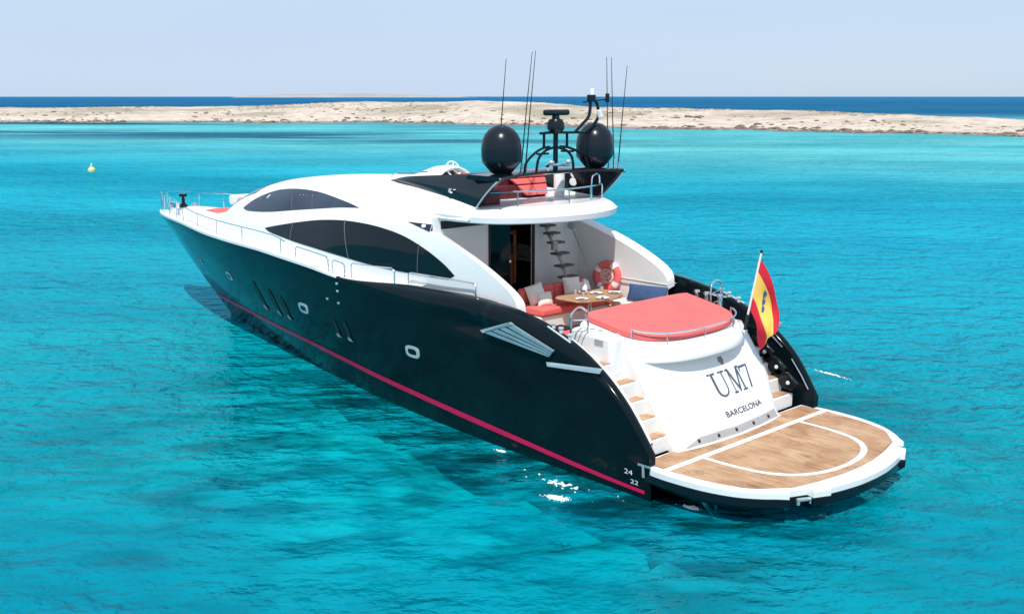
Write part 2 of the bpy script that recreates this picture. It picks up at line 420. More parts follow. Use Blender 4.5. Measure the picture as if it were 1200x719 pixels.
B = 30000
mb = MB(); mb.add([(-B, -B, 0), (B, -B, 0), (B, B, 0), (-B, B, 0)], [(0, 1, 2, 3)])
tag(mb.build('sea_water', 'water', sharp=0), kind='structure')
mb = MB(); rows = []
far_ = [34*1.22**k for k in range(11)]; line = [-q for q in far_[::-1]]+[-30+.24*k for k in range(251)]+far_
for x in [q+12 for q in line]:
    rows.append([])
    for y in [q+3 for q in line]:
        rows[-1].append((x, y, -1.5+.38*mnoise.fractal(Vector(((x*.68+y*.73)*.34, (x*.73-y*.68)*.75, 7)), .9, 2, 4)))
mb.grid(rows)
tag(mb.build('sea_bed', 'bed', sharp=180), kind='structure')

# islet: a low limestone spit; shore distance and ridge height vary with the bearing from the anchorage
def bearing(px): return math.atan2(px-600, 1232.5*math.cos(R(11.3))+246*math.sin(R(11.3)))   # to the right of the view axis
YAW = R(-43.18)
SB = [-.9, -.62, -.40, -.27, -.12, .0, .1, .24, .34, .45, .6, .9]        # bearing
SD = [400, 350, 325, 306, 295, 268, 246, 232, 222, 214, 206, 200]        # shore distance
RZ = [1.2, 2.4, 3.2, 3.4, 5.1, 5.0, 3.5, 2.9, 2.6, 1.7, 1.3, 1.0]        # ridge height
def islet_pt(a, f):
    d0 = interp(SB, SD, a)*(1+.012*math.sin(a*37)+.007*math.sin(a*91+1)); wd = interp([-.9, -.3, .1, .45, .9], [150, 170, 165, 85, 60], a)
    h = interp(SB, RZ, a)+1.4-1.4
    d = d0+wd*f
    prof = interp([-.12, 0, .05, .2, .5, .8, 1.0, 1.1], [-.25, .02, .22, .62, 1.0, .8, .1, -.3], f)
    x = CAM.x+d*math.cos(YAW-a); y = CAM.y+d*math.sin(YAW-a)
    nz = mnoise.fractal(Vector((x*.03, y*.03, 1.3)), 1.0, 2.1, 5)
    nf = mnoise.fractal(Vector((x*.16, y*.16, 4.3)), 1.0, 2.1, 4)
    z = h*prof+(nz*.55+nf*.22)*max(0, min(1, prof*2))
    return (x, y, z)
mb = MB(); na, nf_ = 700, 46
mb.grid([[islet_pt(-.85+1.7*i/na, -.12+1.22*j/nf_) for j in range(nf_+1)] for i in range(na+1)])
tag(mb.build('islet_terrain', 'sand', sharp=0), kind='structure')
# shore rocks and scrub: uncountable
def lump(mb, c, r, sq, n=7, m=5):
    rows = []
    ph = random.random()*50
    for i in range(m+1):
        th = math.pi*i/m; row = []
        for k in range(n):
            a = 2*math.pi*k/n; d = Vector((math.sin(th)*math.cos(a), math.sin(th)*math.sin(a), math.cos(th)))
            q = r*(1+.55*mnoise.noise(d*1.7+Vector((ph, 0, 0))))
            row.append((c[0]+d.x*q*1.5, c[1]+d.y*q, c[2]+d.z*q*sq))
        rows.append(row)
    mb.grid(rows, close_v=True)
mb = MB()
for k in range(1900):
    a = -.7+1.3*random.random(); 
    if mnoise.noise(Vector((a*14, 3, 0))) < -.12 and random.random() < .75: continue
    f = random.choice([-.012, -.005, .0, .006, .014, .03])+random.gauss(0, .006)
    if random.random() < .2: f = random.uniform(.03, .25)
    p = islet_pt(a, f); lump(mb, (p[0], p[1], max(p[2], -.05)), random.choice([.2, .3, .4, .65])*random.uniform(.6, 1.3), .5)
tag(mb.build('shore_rocks', 'rock', sharp=0), kind='stuff')
mb = MB()
for k in range(4200):
    a = -.7+1.3*random.random(); f = random.betavariate(2.2, 2)*.75+.08
    p = islet_pt(a, f)
    if mnoise.noise(Vector((p[0]*.025, p[1]*.025, 9))) < .08: continue
    r = random.uniform(.25, .7)
    lump(mb, (p[0], p[1], p[2]), r*.75, .4, 6, 4)
tag(mb.build('low_scrub', 'scrub', sharp=0), kind='stuff')
# far coast on the horizon
mb = MB(); rows = []
for i in range(161):
    px = 270+290*i/160; a = bearing(px); t_ = i/160
    d = 7600
    h = 27*max(0, math.sin(math.pi*t_))**.6*(1.0 if px < 470 else max(.35, 1-(px-470)/130))+5*mnoise.noise(Vector((px*.05, 0, 0)))
    x0, y0 = math.cos(YAW-a), math.sin(YAW-a)
    rows.append([(CAM.x+x0*d, CAM.y+y0*d, -1), (CAM.x+x0*(d+20), CAM.y+y0*(d+20), max(1, h*.7)), (CAM.x+x0*(d+200), CAM.y+y0*(d+200), max(1, h)), (CAM.x+x0*(d+900), CAM.y+y0*(d+900), -1)])
mb.grid(rows)
tag(mb.build('far_coast', 'far', sharp=0), kind='structure')

# ------------------------------------------------------------------ the yacht
Y = thing('motor_yacht', (12, 0, 0), 'long black and white motor yacht with a crimson waterline stripe anchored in turquoise water', 'yacht')

# ---- hull: side, rolled bulwark and inner face, both sides, keel and stern
def roll(x): return .02+.27*sstep(12.1, 9, x)*lerp(.22, 1, sstep(2.9, 6.2, x))
def hull_section(x, s):
    zt = ztop(x); r = roll(x); pts = []
    zk = interp(STX, STZ, x) if x > STX[0] else -1.4                                  # keel and stem
    zk = min(zk, zt-r-.02); zm = max(0, zk)
    for k in range(7):
        z = lerp(zk, zm, k/7); pts.append((0 if k == 0 else yhull(x, z), z))
    for k in range(22):
        z = lerp(zm, zt-r, k/21); pts.append((yhull(x, z), z))
    y0 = yhull(x, zt-r)
    for k in range(1, 8):
        a = math.pi/2*k/7; pts.append((y0-r+r*math.cos(a)*1.0, zt-r+r*math.sin(a)))
    pts.append((max(0, y0-r-.06), zt-.005)); pts.append((max(0, y0-r-.10), zt-.05))
    zz_ = max(.5, zt-.35, zk+.01); pts.append((max(0, min(y0-r-.10, yhull(x, zz_)-.08)), zz_))
    zin = .55 if x < 12 else zt-.4
    zz_ = max(min(zin, zt-.3), zk+.005); pts.append((max(0, min(y0-r-.10, yhull(x, zz_)-.08)), zz_))
    return [(x, s*y, z) for y, z in pts]
xs = [2.9+.06*k for k in range(40)]+[5.3+.1*k for k in range(75)]+[12.8+.2*k for k in range(60)]+[24.8+.1*k for k in range(33)]
xs = [x for x in xs if x < 27.98]+[27.98]
mb = MB()
for s in (1, -1):
    mb.grid([hull_section(x, s) for x in xs])
    sec = hull_section(2.9, s); mb.add(sec, [tuple(range(len(sec)))])          # aft end of the quarter
mb.add([(2.9, 2.66, -1), (2.9, -2.66, -1), (2.9, -2.74, .32), (2.9, 2.74, .32)], [(0, 1, 2, 3)])
hull = mb.build('hull', 'hull', Y, sharp=40)

# crimson stripe, both sides
SU = [(23.85, .60), (22, .72), (19, .82), (15.6, .84), (13.1, .77), (11.1, .66), (9.4, .57), (7.6, .46), (6, .35), (4.6, .25), (3.75, .2), (3.0, .17)]
SL = [(24.0, .52), (22, .595), (19, .695), (15.6, .715), (13.1, .64), (11.1, .525), (9.4, .435), (7.6, .33), (6, .24), (4.6, .155), (3.75, .12), (3.0, .10)]
for s in (1, -1):
    rows = []
    for i in range(121):
        x = 23.9-(23.9-3.02)*i/120
        zu = interp([p[0] for p in SU[::-1]], [p[1] for p in SU[::-1]], x); zl = interp([p[0] for p in SL[::-1]], [p[1] for p in SL[::-1]], x)
        rows.append([(x, s*(yhull(x, zl+(zu-zl)*k/3)+.012), zl+(zu-zl)*k/3) for k in range(4)])
    MB().grid(rows).build('waterline_stripe', 'stripe', hull)

# portholes: polished frame and dark pane
def ring_patch(out, inn, surf, off, mb):
    n = len(out)
    mb.add([surf(*q, off) for q in out]+[surf(*q, off) for q in inn], [(i, (i+1) % n, n+(i+1) % n, n+i) for i in range(n)])
    mb.add([surf(*q, off) for q in out]+[surf(*q, 0) for q in out], [(i, (i+1) % n, n+(i+1) % n, n+i) for i in range(n)])
    return mb
def rrect(cx, cz, w_, h_, sk=0, p=3.2, n=28):
    o = []
    for k in range(n):
        a = 2*math.pi*k/n; u = abs(math.cos(a))**(2/p)*math.copysign(1, math.cos(a))*w_/2; v = abs(math.sin(a))**(2/p)*math.copysign(1, math.sin(a))*h_/2
        o.append((cx+u+sk*v, cz+v))
    return o
for s in (1, -1):
    for x, z, ww, hh in ((22.94, 1.86, .30, .17), (19.81, 1.87, .46, .25), (14.48, 1.79, .5, .27), (9.62, 1.56, .5, .27)):
        o = ring_patch(rrect(x, z, ww, hh), rrect(x, z, ww*.62, hh*.5), on_hull(s), .022, MB()).build('porthole', 'satin', hull)
        patch(rrect(x, z, ww*.64, hh*.52), on_hull(s), .012, mb=MB(), step=.1).build('pane', 'glass', o)
    # tall slanted air slots with a bright lip at the foot
    for x, z, ww, hh in ((17.5, 1.62, .30, .88), (16.45, 1.6, .26, .78), (15.75, 1.56, .26, .68), (12.88, 1.55, .22, .52), (12.34, 1.55, .22, .54)):
        o = patch(rrect(x, z, ww, hh, .25, 2.6), on_hull(s), .012, step=.12).build('air_slot', 'dark', hull)
        ring_patch(rrect(x, z, ww, hh, .25, 2.6), rrect(x, z, ww*.8, hh*.9, .25, 2.6), on_hull(s), .02, MB()).build('slot_rim', 'black', o)
        patch([(x-.08-ww*.35-hh*.10, z-hh*.42), (x+ww*.3-hh*.10, z-hh*.42), (x+ww*.3-hh*.06, z-hh*.26), (x-ww*.25-hh*.06, z-hh*.26)], on_hull(s), .03, step=.1).build('slot_lip', 'grey', o)
    for x, z in ((12.33, 2.75), (12.37, 2.56), (12.97, 2.28), (12.45, 2.25)):
        MB().lathe((x, s*yhull(x, z), z), [(0, .035), (.03, .03), (.042, 0)], 10, Vector((0, s, .15))).build('hull_fitting', 'chrome', hull)
    # louvred vent behind the scoop
    A, Bq, Cq, D = (7.22, 2.46), (6.24, 2.79), (5.08, 2.42), (5.22, 2.27)
    g = patch([A, Bq, Cq, D], on_hull(s), .02, step=.2).build('louvred_vent', 'black', hull)
    L2 = lambda p, q, k: (p[0]+(q[0]-p[0])*k, p[1]+(q[1]-p[1])*k)
    mb = MB()
    for k in range(4):
        a, b = k/4+.02, k/4+.20
        f0, f1 = L2(A, Bq, 1-a), L2(A, Bq, 1-b); r0, r1 = L2(D, Cq, 1-a), L2(D, Cq, 1-b)
        patch([L2(f0, r0, .10), L2(f1, r1, .10), r1, r0], on_hull(s), .07, .05, .25, mb)
    mb.build('slat', 'teal', g)
    patch([A, Bq, L2(Bq, Cq, .09), L2(A, D, .09)], on_hull(s), .08, .06, .2).build('vent_frame', 'teal', g)
    patch([(5.32, 2.15), (5.3, 2.07), (4.0, 2.17), (3.93, 2.27)], on_hull(s), .03, .03, .2).build('rub_strip', 'satin', hull)
    mb = MB(); patch([(3.0, .66), (3.06, .66), (3.06, .42), (3.0, .42)], on_hull(s), .02, step=.3, mb=mb); mb.build('trim_tab_bar', 'grey', hull)

# writing: draft figures on the quarter
def text_mesh(body):
    cu = bpy.data.curves.new('t', 'FONT'); cu.body = body; cu.size = 1; o = bpy.data.objects.new('t', cu); COL.objects.link(o)
    bpy.context.view_layer.update()
    me = bpy.data.meshes.new_from_object(o.evaluated_get(bpy.context.evaluated_depsgraph_get()))
    V = [(v.co.x, v.co.y) for v in me.vertices]; F = [tuple(p.vertices) for p in me.polygons]
    bpy.data.objects.remove(o); bpy.data.curves.remove(cu); bpy.data.meshes.remove(me)
    x0, x1 = min(v[0] for v in V), max(v[0] for v in V); y0, y1 = min(v[1] for v in V), max(v[1] for v in V)
    return [((a-x0)/(x1-x0), (b-y0)/(y1-y0)) for a, b in V], F
for body, x0, x1, z0, z1 in (('24', 3.47, 3.28, .40, .49), ('22', 3.33, 3.15, .24, .32)):
    V, F = text_mesh(body)
    MB().add([(x0+(x1-x0)*a, yhull(x0+(x1-x0)*a, z0)+.028, z0+(z1-z0)*b) for a, b in V], F).build('draft_mark', 'gold', hull, sharp=0)

# ---- decks
def deck_z(x, y): 
    zs = ztop(max(x, 9.5)); yy = yhull(x, zs); k = max(0, 1-(abs(y)/max(.05, yy))**2)
    return zs-.03+(.26*sstep(14, 20, x)*sstep(28.2, 25, x)+.06)*k
mb = MB()
for s in (1, -1):
    mb.grid([[(x, s*y, deck_z(x, y)) for y in [lerp(min(yhouse(x, ZB+.02)-.15, yhull(x, 2.9)-.2), max(.02, yhull(x, ztop(x)-roll(x))-roll(x)-.04), k/6) for k in range(7)]] for x in [9.5+.25*k for k in range(49)]])
mb.grid([[(x, lerp(-1, 1, k/20)*max(.01, yhull(x, ztop(x)-.02)-.06), deck_z(x, lerp(-1, 1, k/20)*max(.01, yhull(x, ztop(x)-.02)-.06))) for k in range(21)] for x in [21.5+.25*k for k in range(26)]+[27.9]])
deck = mb.build('foredeck', 'white', Y)
# white toe rail round the bow
mb = MB()
for s in (1, -1):
    rows = []
    for i in range(130):
        x = 12.3+(27.98-12.3)*i/129; y = max(.0, yhull(x, ztop(x)-.02)); z = ztop(x); h = .01+.05*sstep(12.3, 13.5, x)
        rows.append([(x, s*(y+.012), z-.03), (x, s*(y+.012), z+h*.6), (x, s*max(0, y-.03), z+h), (x, s*max(0, y-.10), z+h*.8), (x, s*max(0, y-.11), z-.06)])
    mb.grid(rows)
mb.build('toe_rail', 'white', deck)
# anchor gear, bow posts
mb = MB(); mb.lathe((25.6, .25, deck_z(25.6, .25)), [(.0, .0), (.15, 0), (.13, .10), (.06, .15), (.05, .34), (.13, .37), (.13, .47), (0, .48)], 14).build('anchor_windlass', 'black', deck)
mb = MB()
mb.box((26.6, .1, deck_z(26.6, 0)+.12), (.5, .16, .2)); mb.box((27.1, -.05, deck_z(27, 0)+.1), (.7, .1, .14)); mb.build('anchor_roller', 'chrome', deck, bevel=.02)
for x, y in ((26.2, .45), (26.2, -.45), (24.6, .9)):
    MB().lathe((x, y, deck_z(x, y)), [(.06, 0), (.05, .12), (.09, .14), (.08, .2), (0, .21)], 12).build('bollard', 'chrome', deck)
pd = MB(); rows = []
for i in range(9):
    x = 22.6+1.0*i/8; wv = .55-.1*i/8
    rows.append([(x, y*wv, deck_z(x, y*wv)+.025+(.02 if abs(y) < .95 and 0 < i < 8 else 0)) for y in [-1, -.8, -.4, 0, .4, .8, 1]])
pd.grid(rows).build('foredeck_sunpad', 'red', deck, solid=.06)
MB().box((20.95, .55, 3.98), (.42, .75, .30)).build('liferaft_case', 'white', deck, bevel=.07, seg=3)

# ---- rails
def rail_pt(x, s, h, ins=.10): return (x, s*(yhull(x, ztop(x)-.03)-ins), ztop(x)+h)
RAIL = .017
for s in (1, -1):
    mb = MB(); top = [rail_pt(x, s, .47) for x in (23.0, 21.8, 20.6, 19.4, 18.2, 17, 15.6)]
    mb.tube([rail_pt(23.05, s, .05)]+top+[rail_pt(14.95, s, .40)], RAIL, 7, 5)
    for x in (21.4, 19.6, 17.6, 15.2): mb.tube([rail_pt(x, s, .0), rail_pt(x, s, .455)], RAIL*.9, 7)
    mb.build('side_rail', 'chrome', Y)
for s in (1, -1):
    mb = MB()
    mb.tube([rail_pt(24.0, s, 0), rail_pt(24.0, s, .62), rail_pt(25, s, .66), rail_pt(26.2, s, .64), rail_pt(26.25, s, 0)], RAIL, 7)
    mb.tube([rail_pt(25.1, s, 0), rail_pt(25.1, s, .65)], RAIL, 7)
    mb.tube([rail_pt(26.6, s, 0, .06), rail_pt(26.6, s, .7, .06), rail_pt(27.6, s, .7, .06), rail_pt(27.6, s, 0, .06)], RAIL, 7)
    mb.build('pulpit_rail', 'chrome', Y)
for s in (1, -1):
    for a, b, h in ((14.55, 12.95, .33), (12.75, 12.2, .31), (12.0, 10.25, .34), (10.0, 7.75, .24)):
        ins = .10+roll((a+b)/2)
        p = lambda x, hh: (x, s*(yhull(x, ztop(x)-.3)-ins+.0), ztop(x)+hh)
        MB().tube([p(a, -.05), p(a, h*.75), p(a-.09, h), p(a-.3, h), p((a+b)/2, h), p(b+.2, h), p(b+.09, h*.97), p(b, h*.72), p(b, -.05)], RAIL, 7, 3).build('grab_rail', 'chrome', Y)

# ---- superstructure shell
def house_row(x):
    yb = interp(HBX, HBY, x); zc = interp(HCX, HCZ, x); k = sstep(11, 15.5, x); a = lerp(3.8, 2.5, k); b = lerp(3.2, 2.1, k)
    zcl = lerp(zc+.01, 4.70, sstep(12.35, 12.0, x)); row = []
    n = 30
    for i in range(2*n+1):
        t = math.pi*i/(2*n); c, d = math.cos(t), abs(math.sin(t))
        row.append((x, math.copysign(yb*abs(c)**(2/a), c), min(zcl, ZB+(zc-ZB)*d**(2/b))))
    return row
xs = [9.5+.1*k for k in range(33)]+[12.9+.25*k for k in range(33)]+[21.1+.1*k for k in range(20)]+[23.06]
house = MB().grid([house_row(x) for x in xs]).build('superstructure', 'white', Y, sharp=50)

UP = [(19.02, 3.95), (18.83, 4.06), (18.47, 4.24), (17.92, 4.43), (17.33, 4.56), (16.37, 4.64), (15.35, 4.65), (14.17, 4.61), (13.12, 4.55), (12.45, 4.48), (13.31, 4.42), (14.16, 4.33), (15.69, 4.16), (16.91, 4.02), (17.92, 3.94), (18.69, 3.91)]
LO = [(16.95, 3.59), (16.26, 3.72), (15.19, 3.9), (14.11, 4.05), (13.05, 4.14), (12.08, 4.16), (11.18, 4.12), (10.33, 4.01), (9.52, 3.8), (8.91, 3.57), (8.53, 3.36), (8.72, 3.26), (9.78, 3.23), (10.89, 3.22), (11.91, 3.25), (12.82, 3.3), (14.02, 3.36), (15.16, 3.41), (16.13, 3.48), (16.62, 3.52)]
TRI = [(10.36, 4.335), (9.85, 4.34), (9.52, 4.345), (9.52, 4.19), (9.84, 4.245)]
ARM = [(9.9, 4.26), (9.36, 4.18), (8.69, 3.99), (8.1, 3.8), (7.53, 3.58), (7.0, 3.33), (6.75, 3.17), (6.63, 3.02), (6.6, 2.78), (8.2, 2.78), (9.9, 2.78)]
for s in (1, -1):
    patch(curve2(ARM, (0, 8, 10)), on_house(s), .0, .26, .2).build('side_buttress', 'white', house, sharp=50)
    win = patch(curve2(LO, (0, 10, 11)), on_house(s), .012, .03, .2).build('saloon_window', 'glass', house)
    for x0, z0, x1, z1 in ((12.88, 4.17, 12.5, 3.28), (9.8, 3.9, 9.8, 3.23), (15.45, 3.87, 15.4, 3.43)):
        MB().tube([on_house(s)(lerp(x0, x1, k/6), lerp(z0, z1, k/6), .010) for k in range(7)], .009, 6).build('mullion', 'seal', win)
    win = patch(curve2(UP, (0, 9)), on_house(s), .012, .03, .2).build('wheelhouse_window', 'glass_blue', house)
    for x0, z0, x1, z1 in ((16.5, 4.61, 15.8, 4.16), (15.4, 4.63, 14.8, 4.28)):
        MB().tube([on_house(s)(lerp(x0, x1, k/6), lerp(z0, z1, k/6), .010) for k in range(7)], .009, 6).build('mullion', 'seal', win)
    tri = patch(TRI, on_house(s), .012, .02, .1).build('quarter_window', 'glass_blue', house)
    patch(rrect(9.76, 4.295, .16, .075, 0, 2), on_house(s), .02, step=.05).build('oval_emblem', 'white', tri)
# windscreen round the front
rows = []
for i in range(25):
    a = lerp(-.62, .62, i/24); rows.append([])
    for k in range(8):
        x = lerp(21.3, 19.0, k/7) ; yb = interp(HBX, HBY, x)*.86*a/.86
        zc = interp(HCX, HCZ, x); kk = sstep(11, 15.5, x); A_, B_ = lerp(3.8, 2.5, kk), lerp(3.2, 2.1, kk); yy = abs(yb/interp(HBX, HBY, x))
        rows[-1].append((x+.012, yb, ZB+(zc-ZB)*(1-yy**A_)**(1/B_)+.012))
MB().grid(rows).build('windscreen', 'glass_blue', house)

# ---- aft bulkhead of the saloon, door and interior
mb = MB()
mb.box((9.47, 1.51, 3.2), (.06, 1.62, 2.62)); mb.box((9.47, -1.50, 3.2), (.06, 1.64, 2.62)); mb.box((9.47, .01, 4.43), (.06, 1.38, .14))
bulk = mb.build('aft_bulkhead', 'white', Y, bevel=.01)
MB().box((9.425, 1.42, 4.32), (.03, 1.42, .17)).build('header_panel', 'dark', bulk)
mb = MB(); mb.box((9.43, .71, 3.12), (.05, .04, 2.5)); mb.box((9.43, -.70, 3.12), (.05, .06, 2.5)); mb.box((9.43, 0, 4.37), (.05, 1.4, .04)); mb.build('door_frame', 'dark', bulk, bevel=.008)
MB().box((9.46, .36, 3.12), (.02, .66, 2.44)).build('sliding_door', 'glass', bulk)
MB().lathe((9.42, .08, 3.3), [(0, .03), (.035, .02), (.04, 0)], 10, Vector((-1, 0, 0))).build('door_handle', 'chrome', bulk)
mb = MB(); mb.box((11.5, 0, 1.86), (4, 4.4, .06)); mb.box((13.4, 0, 3.0), (.06, 3.6, 2.3)); mb.build('saloon_interior', 'dark', Y)
mb = MB(); mb.box((10.0, -.05, 3.28), (.06, .08, 1.3)); mb.box((10.0, -.62, 3.28), (.06, .08, 1.3)); mb.box((10.0, -.33, 3.88), (.06, .6, .08)); mb.box((10.03, -.33, 2.95), (.02, .5, .8))
mb.build('cabinet_frame', 'wood', Y, bevel=.01)

# ---- fly deck: slab over the cockpit, white coaming, black wings, arch
half = [(12.2, 1.7), (11.2, 1.9), (10.2, 2.06), (9.5, 2.19), (9.0, 2.21), (8.5, 2.15), (8.0, 1.98), (7.65, 1.65), (7.35, 1.1), (7.18, .5), (7.14, 0)]
hs = catmull([(x, y, 0) for x, y in half], 4)
ring = [(p.x, p.y) for p in hs]+[(p.x, -p.y) for p in hs[::-1][1:]]
def inset(p, d): 
    c = Vector((9.8, 0)); v = Vector(p); k = (v-c).length; q = c+(v-c)*(k-d)/k
    return q
mb = MB(); lv = [(.16, 4.44), (.035, 4.45), (.015, 4.47), (0, 4.585), (.02, 4.60), (.12, 4.69), (.28, 4.765), (.5, 4.78)]
mb.grid([[(*inset(p, d), z) for d, z in lv] for p in ring], close_u=False)
n = len(ring); mb.add([(*inset(p, .5), 4.78) for p in ring], [tuple(range(n))]); mb.add([(*inset(p, .16), 4.44) for p in ring], [tuple(range(n))[::-1]])
mb.add([(*inset(ring[i], d), z) for i in (0, -1) for d, z in lv], [tuple(list(range(len(lv)))+list(range(2*len(lv)-1, len(lv)-1, -1)))])
fly = mb.build('fly_deck', 'white', Y, sharp=30)

WB = [(12.62, 1.06, 5.07), (11.47, 1.4, 5.03), (10.61, 1.57, 4.97), (9.81, 1.72, 4.91), (9.07, 1.86, 4.84), (8.45, 1.97, 4.77)]
WT = [(12.62, 1.06, 5.075), (11.66, 1.36, 5.22), (10.5, 1.52, 5.32), (9.4, 1.68, 5.40), (8.5, 1.82, 5.42), (7.72, 1.95, 5.42)]
wb, wt = catmull(WB, 8), catmull(WT, 8)
for s in (1, -1):
    rows = []
    for a, b in zip(wb, wt):
        o = [Vector((lerp(a.x, b.x, k/8), s*(lerp(a.y, b.y, k/8)+.05*math.sin(math.pi*k/8)), lerp(a.z, b.z, k/8))) for k in range(9)]
        i_ = [p+Vector((0, -s*.12, 0)) for p in o[::-1]]
        i_[0].z -= .01; rows.append(o+i_)
    mb = MB(); mb.grid(rows, close_v=True); mb.add(rows[-1], [tuple(range(18))])
    wing = mb.build('fly_wing', 'black', Y, sharp=40)
    MB().tube([tuple(a+Vector((-.015, s*.0, 0))) for a in [Vector((lerp(wb[-1].x, wt[-1].x, k/8), s*(lerp(wb[-1].y, wt[-1].y, k/8)+.05*math.sin(math.pi*k/8)), lerp(wb[-1].z, wt[-1].z, k/8))) for k in range(9)]], .016, 6).build('wing_trim', 'satin', wing)
    q = MB(); q.lathe((9.45, s*1.80, 5.05), [(0, .07), (.05, .06), (.06, 0)], 12, Vector((0, s, .3))); q.build('navigation_lamp', 'chrome', wing)
    mb = MB(); rows = []
    for a in wb: rows.append([(a.x, s*(yhouse(a.x, lerp(4.5, a.z, k/8)) if k < 8 else a.y), lerp(4.5, a.z, k/8)) for k in range(9)]+[(a.x, s*(a.y-.12), a.z), (a.x, s*(a.y-.2), 4.6)])
    mb.grid(rows); mb.add(rows[-1], [tuple(range(11))]); mb.build('fly_coaming', 'white', fly, sharp=50)
# arch beam between the wings
mb = MB(); rows = []
for i in range(41):
    y = lerp(-1.98, 1.98, i/40); k = (y/1.98)**2; xa = 8.02-.32*k; xf = 8.75; z = 5.47-.05*k; ym = 1 if abs(y) < 1.97 else .99
    rows.append([(xa, y, z-.04), (xa+.02, y, z+.01), (xa+.1, y, z+.035), (xf-.1, y, z+.035), (xf, y, z-.01), (xf-.02, y, z-.07), (xa+.08, y, z-.07)])
mb.grid(rows, close_v=True); mb.add(rows[0], [tuple(range(7))]); mb.add(rows[-1], [tuple(range(7))])
beam = mb.build('arch_beam', 'black', Y, sharp=40)

# flybridge furniture
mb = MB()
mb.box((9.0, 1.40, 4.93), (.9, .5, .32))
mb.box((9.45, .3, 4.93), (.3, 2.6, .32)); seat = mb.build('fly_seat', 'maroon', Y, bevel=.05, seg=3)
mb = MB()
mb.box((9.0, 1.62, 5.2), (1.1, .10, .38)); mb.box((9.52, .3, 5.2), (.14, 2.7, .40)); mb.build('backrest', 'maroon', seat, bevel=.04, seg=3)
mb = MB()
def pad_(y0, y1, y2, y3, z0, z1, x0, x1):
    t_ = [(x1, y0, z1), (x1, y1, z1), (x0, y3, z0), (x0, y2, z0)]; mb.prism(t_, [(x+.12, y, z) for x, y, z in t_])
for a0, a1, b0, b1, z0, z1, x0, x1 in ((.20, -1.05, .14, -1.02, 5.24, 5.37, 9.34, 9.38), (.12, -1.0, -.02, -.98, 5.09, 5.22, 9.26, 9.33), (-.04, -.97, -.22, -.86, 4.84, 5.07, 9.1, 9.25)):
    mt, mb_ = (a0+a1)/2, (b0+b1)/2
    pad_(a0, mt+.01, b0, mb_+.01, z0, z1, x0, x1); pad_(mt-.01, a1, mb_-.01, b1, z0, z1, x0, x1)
mb.build('fly_sun_patch', 'red', Y, bevel=.03, seg=3)  # coral pieces shaped and coloured as the sun patch on the darker seat
mb = MB(); mb.lathe((9.0, -1.12, 4.77), [(.0, .0), (.13, 0), (.13, .52), (.10, .60), (0, .62)], 18); mb.build('bar_unit', 'white', Y, bevel=.02)
mb = MB()
for z, r in ((5.08, .105), (5.26, .085)): mb.lathe((9.1, -1.72, z), [(0, .03), (r*.8, .03), (r, 0), (r, -.04)], 18, Vector((-.65, .75, 0)))
mb.build('white_lamp', 'white', Y)
rows_pts = [(8.3, 1.72, 5.08), (7.9, 1.2, 5.10), (7.66, .5, 5.10), (7.6, -.2, 5.11), (7.75, -1.0, 5.11), (8.0, -1.5, 5.10), (8.1, -1.62, 4.76)]
mb = MB(); mb.tube(rows_pts, .018, 7, 5)
for x, y in ((7.93, 1.24), (7.6, .0), (7.7, -.8)): mb.tube([(x, y, 4.74), (x, y, 5.1)], .016, 7)
mb.tube([(7.85, -1.0, 4.75), (7.85, -1.0, 5.25), (7.87, -1.1, 5.34), (7.9, -1.22, 5.36), (7.93, -1.34, 5.3), (7.95, -1.38, 5.1)], .018, 7, 4)
mb.build('fly_rail', 'chrome', Y)
# helm: low white cowl with a dark screen and the wheel
mb = MB(); rows = []
for i in range(25):
    a = math.pi*i/24; cy, cz = math.cos(a), math.sin(a)
    rows.append([(13.0, .85*cy-.0, 5.0+.02*cz), (12.5, .72*cy, 5.0+.24*cz), (12.05, .66*cy, 4.98+.42*cz), (11.7, .66*cy, 4.94+.50*cz), (11.45, .62*cy, 4.9+.50*cz)])
cowl = mb.grid(rows).build('helm_cowl', 'white', Y, solid=.04)
rows = [[(12.04-.02, .55*math.cos(math.pi*i/24), 5.0+.34*math.sin(math.pi*i/24)), (12.02, .5*math.cos(math.pi*i/24), 4.9)] for i in range(25)]
MB().grid(rows).build('instrument_panel', 'dark', cowl)
mb = MB(); c = Vector((11.55, -.02, 5.34)); ax = Vector((-1, 0, .45)).normalized(); u_ = ax.orthogonal().normalized(); v_ = ax.cross(u_)
mb.tube([c+(u_*math.cos(2*math.pi*k/28)+v_*math.sin(2*math.pi*k/28))*.2 for k in range(28)], .02, 7, closed=True)
for k in range(3): mb.tube([c, c+(u_*math.cos(2.1*k)+v_*math.sin(2.1*k))*.2], .014, 6)
mb.build('steering_wheel', 'porcelain', Y)
mb = MB(); mb.tube([(12.7, 1.0, 5.12), (12.62, 1.02, 5.2), (12.2, 1.1, 5.28), (11.5, 1.28, 5.33), (10.8, 1.4, 5.38)], .016, 7, 4); mb.build('wing_rail', 'chrome', Y)

